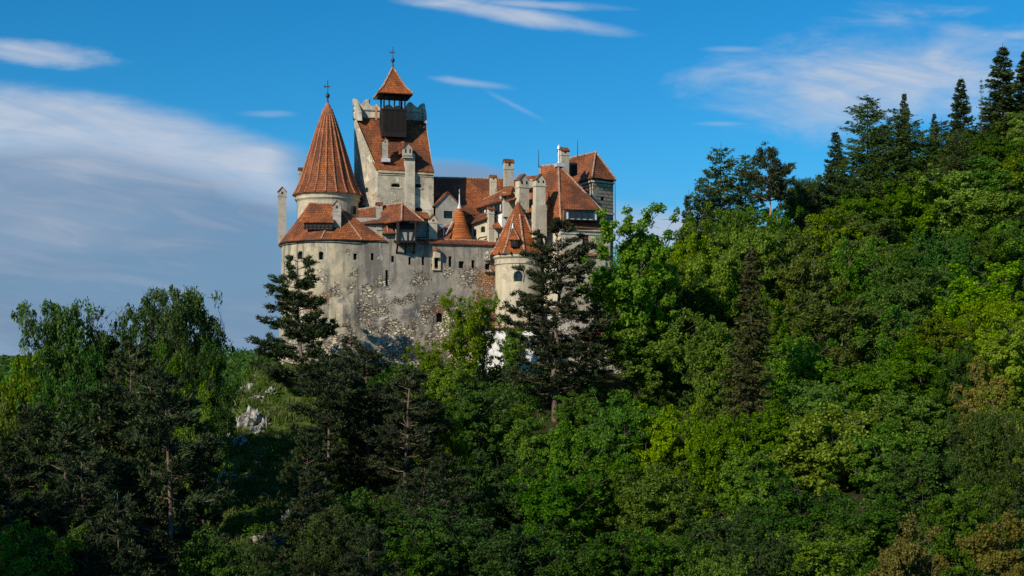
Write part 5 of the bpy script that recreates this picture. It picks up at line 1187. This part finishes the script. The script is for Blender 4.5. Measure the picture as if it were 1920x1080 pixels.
TREES = [
 # pines against the castle
 ('pcone', 568, 482, 187, 185, 'dark pine with layered boughs standing against the ochre round bastion', GP),
 ('pbig', 1040, 414, 178, 235, 'tallest dark pine, rising against the cream corner turret and hipped house', GP),
 ('p1', 1112, 570, 184, 90, 'shorter dark pine tucked between the tallest pine and the bright green tree', GP),
 # young trees against the curtain wall
 ('s2', 868, 556, 184, 95, 'slim light green tree standing against the rubble of the curtain wall', GF),
 ('s2', 905, 556, 188, 60, 'slim yellowish green tree directly left of the tallest pine, before the brick scar', GF),
 ('s2', 812, 640, 182, 75, 'low thin greyish green sapling at the foot of the rubble wall', GF),
 ('tall', 1200, 414, 184, 178, 'tall bright green tree touching the right end of the castle', GF),
 ('b1', 1240, 560, 186, 120, 'bright green leafy mass low on the right of the tall bright tree', GF),
 ('d0', 1290, 520, 196, 120, 'very dark green round tree behind the tall bright green tree', GF),
 ('g1', 1262, 500, 204, 90, 'mid green tree behind the dark round tree, under the pale cloud', GR),
 # brown spruce
 ('brown', 1408, 472, 150, 145, 'tall brownish spruce standing alone before the leafy right hillside', 'spruce among the leafy trees'),
 # left group
 ('s1', 118, 575, 146, 98, 'tall open tree topped with dark leaves, at left against the sky', GL),
 ('t0', 235, 588, 152, 90, 'nearly bare grey twig tree between two taller leafy trees at left', GL),
 ('s0', 285, 572, 150, 90, 'thin see-through leafy tree beside the nearly bare twig tree', GL),
 ('s1', 345, 550, 148, 98, 'broad open-crowned tree with many upright stems, tallest of the left group', GL),
 ('s0', 402, 655, 140, 42, 'small feathery tree at the right edge of the left group', GL),
 ('o0', 35, 680, 128, 130, 'olive green rounded tree at the left picture edge', GL),
 ('g0', 190, 668, 150, 110, 'mid green tree behind the left pines', GL),
 ('g2', 338, 690, 132, 95, 'rounded bright green tree low under the broad open-crowned tree', GL),
 ('b0', 385, 765, 126, 60, 'bright green bushy tree beside the gap towards the distant wood', GL),
 ('o1', 0, 770, 112, 120, 'olive tree cut by the left picture edge, below the rounded one', GL),
 ('g1', 100, 735, 122, 130, 'mid green tree between olive tree and dark pines at left', GL),
 ('b2', 262, 798, 118, 90, 'small bright green tree glimpsed between the trunks of the left pines', GL),
 ('d1', 150, 900, 100, 130, 'dark leafy tree low at left behind pine trunks', GL),
 ('b1', 300, 900, 112, 110, 'leafy undergrowth tree glowing green behind the tall bare pine trunk', GL),
 # left pines
 ('p0', 245, 642, 112, 170, 'dark pine with the highest top of the left pine stand', GP),
 ('p1', 320, 700, 96, 225, 'large dark pine with a long straight bare pinkish trunk at lower left', GP),
 ('p2', 195, 725, 104, 190, 'dark pine with a slender trunk, second in the left stand', GP),
 ('p0', 120, 800, 92, 210, 'dark low pine filling the lower left corner', GP),
 ('p1', 20, 830, 88, 200, 'dark pine cut by the left picture edge', GP),
 ('p2', 385, 790, 106, 80, 'narrow dark pine at the right end of the left stand, beside the rocky gully', GP),
 ('pcone', 230, 930, 80, 200, 'low dark pine in the foreground under the left stand', GP),
 # centre pines
 ('p1', 690, 655, 150, 170, 'dark pine whose top reaches the foot of the rubble wall', GP),
 ('p2', 612, 672, 146, 140, 'dark pine with a leaning reddish trunk beside the grassy spur', GP),
 ('p0', 765, 692, 140, 165, 'dark pine with straight trunk, right-hand one of the central stand', GP),
 ('pcone', 655, 632, 178, 110, 'small dark pine right behind the pine at the bastion', GP),
 ('p0', 578, 800, 128, 90, 'dark thin pine low on the grassy spur', GP),
 ('p1', 840, 850, 120, 150, 'shadowy pine below the central stand', GP),
 ('p2', 925, 775, 168, 80, 'short dark pine under the whitewashed gatehouse', GP),
 ('pcone', 500, 1000, 92, 110, 'low dark pine at the bottom below the rocky spur', GP),
 # centre leafy; the bottom rows get deep leaves in place of shade
 ('g1', 640, 740, 158, 90, 'green bush-like tree glimpsed between the central pines', GF),
 ('b0', 830, 690, 160, 120, 'bright green tree at the foot of the curtain wall', GF),
 ('g0', 890, 725, 156, 130, 'rounded green tree below the beige annex', GF),
 ('o1', 830, 770, 146, 90, 'olive green tree between the central pines and rounded green tree', GF),
 ('b1', 990, 790, 148, 120, 'fresh green tree below the railing under the tallest pine', GF),
 ('g2', 1070, 800, 144, 130, 'green tree under the base of the tallest pine', GF),
 ('g2', 1165, 748, 150, 150, 'mid green tree below the red kiosk', GF),
 ('b0', 1262, 768, 148, 130, 'fresh green tree below the stone retaining wall', GF),
 ('g1', 1345, 790, 142, 130, 'green tree between retaining wall and foot of the brown spruce', GF),
 ('d0', 930, 850, 126, 150, 'dark leafy tree in shade below the rounded green tree', GF),
 ('g0', 1040, 890, 118, 170, 'green leafy tree in the lower middle', GF),
 ('g1', 1140, 865, 124, 150, 'green leafy tree in the lower middle, left of centre slope', GF),
 ('g2', 1240, 880, 118, 170, 'mid green leafy tree low on the slope below the retaining wall', GF),
 ('d1', 700, 930, 104, 170, 'dull dark green leafy bush-tree among the lower central trunks', GF),
 ('s0', 620, 960, 98, 150, 'scraggy open tree with bare twigs at the bottom below the central pines', GF),
 ('d1', 850, 960, 96, 180, 'very dark leafy tree at the bottom centre', GF),
 ('d0', 980, 985, 92, 190, 'leafy tree crown at the bottom edge, right of the very dark one', GF),
 ('d1', 760, 1000, 92, 150, 'deep green bushy tree at the bottom edge under the central pines', GF),
 ('d0', 1110, 1000, 90, 190, 'dark leafy crown at the bottom edge, right of centre pines', GF),
 ('d1', 1240, 1000, 90, 180, 'deep green crown at the bottom edge below the centre slope', GF),
 ('s0', 470, 1020, 84, 90, 'twiggy green tree at the bottom below the grassy spur', GF),
 ('d0', 400, 1000, 84, 150, 'dark leafy crown at the bottom between the pine trunks', GF),
 ('g1', 60, 990, 78, 180, 'dark green leafy crown in the bottom left corner', GL),
 # right hillside, lower rows; some crowns have shade put into deep leaf colour
 ('b1', 1420, 850, 136, 140, 'bright green tree at the foot of the brown spruce', GR),
 ('b0', 1555, 770, 142, 210, 'broad bright yellowish green tree, lit, right of the brown spruce foot', GR),
 ('g2', 1660, 800, 138, 170, 'mid green tree right of the broad yellowish green one', GR),
 ('d1', 1730, 850, 132, 170, 'deep bluish green tree low on the right hillside', GR),
 ('d0', 1480, 900, 118, 190, 'green tree below the broad yellowish green one', GR),
 ('d0', 1640, 930, 110, 190, 'deep green tree near the bottom right', GR),
 ('d0', 1370, 955, 104, 180, 'green crown near the bottom, below the brown spruce', GR),
 ('g0', 1530, 1000, 92, 180, 'mid green crown at the bottom edge, left of the rusty yellow tree', GR),
 ('r0', 1700, 985, 88, 130, 'rusty yellow young tree at the bottom edge', GR),
 ('r0', 1880, 975, 86, 170, 'rusty orange-leaved tree in the bottom right corner', GR),
 ('g0', 1800, 920, 100, 150, 'green tree between the two rusty trees at bottom right', GR),
 ('s1', 1850, 780, 118, 130, 'grey green tree with a pale slender trunk at right edge', GR),
 ('r0', 1845, 685, 142, 95, 'rusty golden leaved tree in the right-hand slope', GR),
 ('o0', 1905, 740, 132, 120, 'olive tree at the right picture edge beside the rusty golden one', GR),
 ('d1', 1420, 1010, 84, 160, 'very dark crown at the bottom edge right of centre', GR),
 ('g2', 1330, 1030, 80, 150, 'small mid green crown at the very bottom, centre right', GR),
 # middle rows
 ('o1', 1580, 560, 172, 190, 'large olive green tree right of the brown spruce top', GR),
 ('g1', 1500, 640, 162, 150, 'green tree directly right of the brown spruce', GR),
 ('g0', 1340, 600, 172, 130, 'green tree directly left of the brown spruce', GR),
 ('b2', 1620, 690, 156, 170, 'bright tree with glinting leaves in the middle of the right slope', GR),
 ('g2', 1720, 640, 160, 150, 'green tree in the middle of the right slope', GR),
 ('o0', 1760, 590, 166, 130, 'olive bushy tree in the middle of the right slope', GR),
 ('b0', 1720, 740, 150, 150, 'fresh green tree with layered boughs above the deep bluish tree', GR),
 ('d0', 1800, 650, 156, 100, 'dark green tree left of the rusty golden one', GR),
 ('b1', 1890, 600, 158, 140, 'bright green tree above the rusty golden one', GR),
 ('g1', 1700, 500, 186, 150, 'green tree with a bare pale trunk below the ridge', GR),
 ('b1', 1850, 500, 178, 170, 'bright green tree high at the right picture edge', GR),
 ('d1', 1770, 440, 196, 140, 'dark green tree below the larches', GR),
 ('o0', 1520, 470, 196, 150, 'light olive tree above the large olive one', GR),
 ('g2', 1440, 560, 180, 120, 'mid green tree behind the brown spruce', GR),
 ('b0', 1330, 470, 200, 130, 'fresh green tree at the left shoulder of the hillside', GR),
 ('b2', 1400, 425, 208, 140, 'fresh green tree below the left larches', GR),
 ('g0', 1480, 432, 214, 130, 'green tree under the orange-trunked pine', GR),
 ('o1', 1630, 400, 218, 170, 'olive tree below the tall pair of larches', GR),
 ('b1', 1560, 400, 216, 120, 'fresh green tree below the pointed spruce', GR),
 ('b0', 1720, 350, 228, 140, 'fresh green tree right below the tall pair of larches', GR),
 ('b2', 1850, 360, 222, 170, 'vivid green tree below the ridge spruces', GR),
 ('g1', 1910, 420, 205, 130, 'green tree at the picture edge below the vivid one', GR),
 ('g2', 1305, 420, 215, 80, 'small green tree at the outermost left of the ridge', GR),
 ('o1', 1790, 285, 238, 120, 'olive tree just below the dead grey spruce', GR),
 ('g0', 1880, 270, 238, 110, 'green tree just below the highest spruce', GR),
 ('b1', 1925, 215, 240, 90, 'bright green tree on the ridge at the picture edge', GR),
 ('d0', 1640, 330, 236, 110, 'dark green tree between the larches on the ridge', GR),
 ('g1', 1510, 350, 232, 90, 'bluish green round tree between pine and pointed spruce', GR),
 # ridge conifers
 ('l0', 1352, 280, 226, 125, 'leftmost feathery larch on the ridge with outstretched boughs', GT),
 ('l1', 1398, 292, 231, 95, 'dense larch between the feathery larch and the orange-trunked pine', GT),
 ('scots', 1446, 272, 219, 90, 'pine with an orange trunk and flat crown on the ridge', GT),
 ('f0', 1566, 250, 230, 75, 'pointed spruce left of the tall pair of larches', GT),
 ('l1', 1626, 184, 236, 135, 'taller left-hand larch of the pair rising above the ridge', GT),
 ('l0', 1688, 205, 238, 125, 'right-hand larch of the pair rising above the ridge', GT),
 ('f1', 1695, 178, 246, 45, 'slim spruce tip poking up behind the right-hand larch', GT),
 ('f1', 1802, 150, 242, 75, 'dark spruce standing left of the dead grey spruce', GT),
 ('dead', 1840, 145, 240, 45, 'dead grey spruce with bare twigs on the ridge', GT),
 ('f0', 1880, 92, 244, 105, 'highest dark spruce on the ridge', GT),
 ('f1', 1924, 98, 246, 90, 'dark spruce cut by the right picture edge on the ridge', GT),
 ('f0', 1291, 370, 222, 38, 'small spruce at the far left end of the ridge', GT),
 ('f1', 1752, 215, 244, 40, 'small dark spruce tip between larches and the ridge spruces', GT),
 ('l0', 1795, 250, 232, 110, 'olive green larch in front of the ridge spruces', GT),
 ('l1', 1318, 335, 224, 90, 'low larch at the left foot of the leftmost feathery larch', GT),
 ('g0', 1375, 402, 222, 120, 'green crown filling in below the two left larches', GR),
 ('g1', 1455, 396, 222, 110, 'green crown directly below the orange trunk', GR),
 ('s1', 1505, 340, 228, 70, 'light open leafy tree between the orange-trunked pine and pointed spruce', GR),
 ('f0', 1535, 330, 226, 60, 'shorter spruce left of the pointed spruce', GT),
 ('l0', 1585, 300, 228, 110, 'larch below the pointed spruce', GT),
 ('g2', 1600, 365, 226, 120, 'mid green crown filling in below the taller left-hand larch', GR),
 ('l1', 1655, 235, 233, 120, 'darker larch between and below the tall pair', GT),
 ('l1', 1730, 245, 236, 110, 'larch to the right of the tall pair', GT),
 ('g0', 1690, 345, 230, 130, 'green crown in the middle under the tall pair of larches', GR),
 ('l0', 1765, 228, 240, 100, 'bushy larch left of the first dark ridge spruce', GT),
 ('b2', 1780, 325, 229, 150, 'vivid green crown below the olive green larch', GR),
 ('d1', 1840, 245, 238, 90, 'dark green crown around the foot of the dead grey spruce', GR),
 ('g1', 1850, 300, 232, 140, 'green crown below the dark crown at the dead grey spruce', GR),
 ('b0', 1915, 290, 230, 140, 'fresh green crown at the picture edge under the ridge', GR),
 ('g2', 1900, 205, 243, 90, 'mid green crown at the foot of the two highest spruces', GR),
 ('g1', 1830, 430, 202, 130, 'green crown between the vivid one and the dark one below the larches', GR),
 ('g0', 1650, 470, 196, 140, 'green crown above the bare pale trunk', GR),
 ('b1', 1590, 450, 204, 120, 'fresh green crown left of the crown above the bare pale trunk', GR),
 ('b0', 1280, 450, 208, 100, 'fresh green rounded tree at the lowest left shoulder of the ridge', GR),
 ('o0', 1345, 400, 214, 110, 'light olive crown left of the brown spruce tip, up the slope', GR),
 ('b2', 1860, 560, 168, 130, 'fresh green crown above the bright one at the right edge', GR),
 ('g1', 1665, 580, 170, 130, 'green crown beside the large olive green tree', GR),
 ('g0', 1530, 720, 152, 130, 'green crown just above the broad yellowish green tree', GR),
 ('g2', 1440, 760, 146, 110, 'green crown right against the lower boughs of the brown spruce', GR),
 # left group fill
 ('g1', 45, 700, 140, 110, 'rounded green tree behind the olive one at the left edge', GL),
 ('d0', 150, 672, 138, 130, 'dark green crown below the tall open tree at left', GL),
 ('g0', 290, 668, 140, 110, 'green crown under the thin see-through leafy tree', GL),
 ('d1', 368, 672, 142, 60, 'dark green crown low within the broad open-crowned tree', GL),
 ('s0', 195, 632, 149, 70, 'thin leafy tree between the tall open tree and the nearly bare twig tree', GL),
 ('p2', 290, 690, 104, 150, 'dark pine between the two tallest pines of the left stand', GP),
 ('p0', 70, 760, 104, 150, 'dark pine behind the low pine of the lower left corner', GP),
 ('p2', 160, 850, 84, 180, 'dark foreground pine left of the long bare pinkish trunk', GP),
 # around the castle foot
 ('b0', 1010, 768, 182, 60, 'small green bush-like tree at the left foot of the tallest pine', GF),
 ('g1', 1080, 742, 172, 100, 'green low tree right at the foot of the tallest pine', GF),
 ('g0', 950, 765, 165, 100, 'green low tree below the short dark pine', GF),
 ('d1', 1225, 742, 180, 90, 'dark low tree against the stone retaining wall', GF),
 ('g2', 770, 700, 172, 90, 'green low tree at the middle foot of the rubble wall', GF),
 ('d0', 700, 705, 174, 90, 'dark low tree left at the foot of the rubble wall', GF),
 ('p1', 735, 720, 160, 130, 'dark pine filling between the two right central pines', GP),
 ('p0', 640, 700, 162, 120, 'dark pine filling between the leaning pine and the wall-foot pine', GP),
 ('d1', 1165, 505, 197, 95, 'dark green tree close against the right end of the castle, behind the tall bright one', GF),
 ('d0', 1225, 520, 200, 90, 'dark green tree filling between the tall bright tree and the dark round one', GF),
 ('b0', 1215, 600, 182, 150, 'vivid green low tree under the tall bright green tree', GF),
 ('s2', 958, 612, 187, 62, 'thin light green sapling in front of the paired windows of the whitewashed gatehouse', GF),
 ('p1', 590, 880, 100, 130, 'dark pine low below the pine with the leaning trunk', GP),
 ('p2', 790, 880, 104, 130, 'dark pine low below the right-hand central pine', GP),
 ('p0', 690, 985, 84, 130, 'dark pine top at the bottom edge below the central stand', GP),
]
seen = set()
for a in TREES:
    assert a[5] not in seen, a[5]; seen.add(a[5]); n_ = len(a[5].split()); assert 4 <= n_ <= 16, a
    tree(*a)

# far-off wood on the distant ridge, undergrowth, grass
r = np.random.default_rng(3)
def clump_mesh(C, cs, per, lsize, seed=1, flatten=.7):
    r = np.random.default_rng(seed); m = len(C); off = r.normal(size=(m, per, 3)); off = unit(off) * r.uniform(.2, 1, (m, per, 1)) ** .5
    Pp = (C[:, None] + off * cs[:, None, None] * np.array([1, 1, flatten])).reshape(-1, 3)
    return leaves(r, Pp, 4, lsize, unit(off).reshape(-1, 3) * .8, .5, .6)
X_ = r.uniform(-75, 95, 6000); Y_ = r.uniform(72, 262, 6000); vis = (np.abs(X_) < Y_ * .375 + 4)
sp = (X_ > -43 + .1 * (200 - Y_) * 0) & (X_ < -22) & (Y_ > 128) & (Y_ < 205)      # the open grassy spur
cs_ = ((X_ > -36) & (X_ < 16) & (Y_ > 197))
ok = vis & ~sp & ~cs_; X_, Y_ = X_[ok], Y_[ok]; Zg = ground(X_, Y_)
cs = r.uniform(.8, 1.9, len(X_)); V_, F_ = clump_mesh(np.stack([X_, Y_, Zg + cs * .5], 1), cs, 90, .22, 7)
u_ = obj('undergrowth', npmesh('undergrowth', V_, F_, [L['deep']])); u_['kind'] = 'stuff'; u_['label'] = 'dark leafy undergrowth covering the ground beneath the trees'; u_['category'] = 'undergrowth'
# unseen wood added outside the frame to shade the lower left foreground
n = 420; X_ = r.normal(-70, 14, n); Y_ = r.normal(44, 17, n); ok = (X_ < -.42 * Y_ - 9) & (X_ < -22); X_, Y_ = X_[ok], Y_[ok]; Zg = ground(X_, Y_); hh_ = r.uniform(.5, 19, len(X_)); cs = r.uniform(2.2, 3.6, len(X_))
V_, F_ = clump_mesh(np.stack([X_, Y_, Zg + hh_], 1), cs, 150, .5, 17, 1.0)
u_ = obj('unseen_shade_wood', npmesh('unseen_shade_wood', V_, F_, [L['green']])); u_['kind'] = 'stuff'; u_['label'] = 'unseen wood added left of the viewpoint to shade the foreground'; u_['category'] = 'wood'
# distant wood; its fading with distance is only painted in the leaf colour
n = 1500; Y_ = r.uniform(600, 1500, n); X_ = r.uniform(-.42, -.05, n) * Y_; Zg = ground(X_, Y_); cs = r.uniform(5, 9, n)
V_, F_ = clump_mesh(np.stack([X_, Y_, Zg + cs * .6], 1), cs, 70, 1.6, 8, 1.0)
u_ = obj('distant_wood', npmesh('distant_wood', V_, F_, [L['dull_haze_tint']])); u_['kind'] = 'stuff'; u_['label'] = 'distant wood with painted-in haziness seen through the gap left of the castle rock'; u_['category'] = 'wood'
# pale meadow scrub in the gap
n = 700; Y_ = r.uniform(215, 420, n); X_ = r.uniform(-.36, -.13, n) * Y_; Zg = ground(X_, Y_); cs = r.uniform(1.5, 3.2, n)
V_, F_ = clump_mesh(np.stack([X_, Y_, Zg + cs * .6], 1), cs, 110, .45, 9, 1.0)
u_ = obj('valley_thicket', npmesh('valley_thicket', V_, F_, [L['olive']])); u_['kind'] = 'stuff'; u_['label'] = 'pale green thicket in the valley behind the castle rock'; u_['category'] = 'thicket'
# grass blades on the spur
n = 60000; Y_ = r.uniform(118, 206, n); X_ = r.uniform(-46, -14, n); dens = np.array([mnoise.noise(Vector((a * .25, b * .25, 3))) for a, b in zip(X_, Y_)]); ok = dens > -.15; X_, Y_ = X_[ok], Y_[ok]; n = len(X_)
from_grid = ground(X_, Y_); C = np.stack([X_, Y_, from_grid], 1)
ddir = unit(r.normal(size=(n, 3)) * .5 + np.array([0, 0, 1.])); ln = r.uniform(.25, .95, (n, 1)); sd = unit(np.cross(ddir, r.normal(size=(n, 3)))) * .07
V_ = np.stack([C - sd - np.array([0, 0, .4]), C + ddir * ln * .6 - sd, C + ddir * ln, C + sd], 1).reshape(-1, 3)
gm_ = leaf_mat('grass_blades', (0.050, 0.085, 0.014), (0.130, 0.150, 0.040), .3)
u_ = obj('grass', npmesh('grass', V_, np.arange(n * 4).reshape(-1, 4), [gm_])); u_['kind'] = 'stuff'; u_['label'] = 'grass on the open spur left below the castle'; u_['category'] = 'grass'

n = 420; Y_ = r.uniform(125, 204, n); X_ = r.uniform(-44, -20, n); Zg = ground(X_, Y_); cs = r.uniform(.25, .95, n) ** 1.3
V_, F_ = clump_mesh(np.stack([X_, Y_, Zg + cs * .3], 1), cs, 60, .16, 27)
u_ = obj('scrub', npmesh('scrub', V_, F_, [L['green']])); u_['kind'] = 'stuff'; u_['label'] = 'low scrub dotted over the grassy spur'; u_['category'] = 'scrub'
# ---- limestone outcrops
def rock_mat():
    m, g, out = newmat('pale_limestone'); p = g.pos(); a = g.noise(p, 1.2, 6, .7); b = g.noise(g.vscale(p, (1, 1, .3)), 1.4, 5, .7); nz = g.xyz(g.new('ShaderNodeNewGeometry').outputs['Normal'])[2]
    col = g.mix(g.step(a, .38, .6), (0.13, 0.12, 0.105), (0.44, 0.41, 0.36)); col = g.mix(g.step(b, .55, .68, 0, .8), col, (0.08, 0.075, 0.07)); col = g.mix(g.step(g.add(nz, g.mul(a, .4)), .95, 1.12, 0, .8), col, (0.06, 0.09, 0.02))
    principled(g, out, col, .95, g.add(a, b), .9, .2, .1); return m
RM = rock_mat()
def rock_mesh(seed, s=1.0):
    import bmesh
    bm = bmesh.new(); bmesh.ops.create_icosphere(bm, subdivisions=4, radius=1)
    o = Vector((seed * 7.7, 0, 0))
    for v in bm.verts:
        c = v.co.copy(); d_ = 1 + .55 * mnoise.noise(c * 1.3 + o) + .35 * mnoise.noise(c * 3.2 + o) + .15 * mnoise.noise(c * 8 + o); cell = mnoise.cell(c * 2.6 + o) * .22
        v.co = c * (d_ + cell); v.co.x *= 1.0; v.co.z *= 1.15
    me = bpy.data.meshes.new('rock'); bm.to_mesh(me); bm.free(); me.materials.append(RM); return me
RMS = [rock_mesh(i) for i in range(5)]
ROCKS = [ # px, py, width, height in photo pixels, label
 (486, 752, 22, 13, 'pale limestone crag highest on the grassy spur, just under the bastion pine'),
 (508, 742, 15, 18, 'jagged grey crag beside the highest pale one'),
 (497, 800, 12, 26, 'tall narrow limestone rib on the spur edge'),
 (480, 813, 18, 20, 'broken pale rock left of the tall narrow rib'),
 (468, 795, 26, 40, 'shaded dark cliff face above the gully'),
 (450, 835, 18, 22, 'grey cliff knob with white streaks low in the gully'),
 (505, 774, 9, 8, 'small white stone above the narrow rib'),
 (523, 836, 7, 6, 'small white stone in the grass in the middle of the spur'),
 (483, 872, 15, 9, 'white limestone block cluster on the open grass'),
 (437, 892, 9, 7, 'small white rock low at the left of the spur'),
 (468, 897, 11, 8, 'small pale rock left below the white block cluster'),
 (460, 930, 8, 9, 'little white rock standing low on the spur'),
 (496, 929, 14, 9, 'pale flat rock low on the spur beside brown grass'),
 (516, 922, 10, 11, 'upright pale rock low on the spur'),
 (545, 860, 8, 8, 'pale stone beside the leaning pine trunk'),
 (548, 980, 26, 30, 'shaded rock face low behind the leaning pine trunk'),
 (505, 1020, 40, 24, 'dark broken rock wall at the bottom below the spur'),
 (375, 1012, 10, 10, 'single white rock between the left pine trunks'),
 (668, 1062, 26, 14, 'pale rocks at the foot of the central pine trunks'),
 (640, 700, 26, 20, 'grey rock at the foot of the bastion wall'),
]
for i, (px, py, w, h, lab) in enumerate(ROCKS):
    q = ray_ground(px, py)
    if q is None: continue
    t = obj('rock', RMS[i % 5], None, q); k = q.y / F; big = 1.25 if w * h > 250 else 1.05; q.z -= h * k * .12 * big; t.location = q; t.scale = (w * k * .55 * big, w * k * .6 * big, h * k * .5 * big); t.rotation_euler = (0, 0, i * 1.7)
    t['label'] = lab; t['category'] = 'rock'; t['group'] = 'limestone rocks on the castle spur'
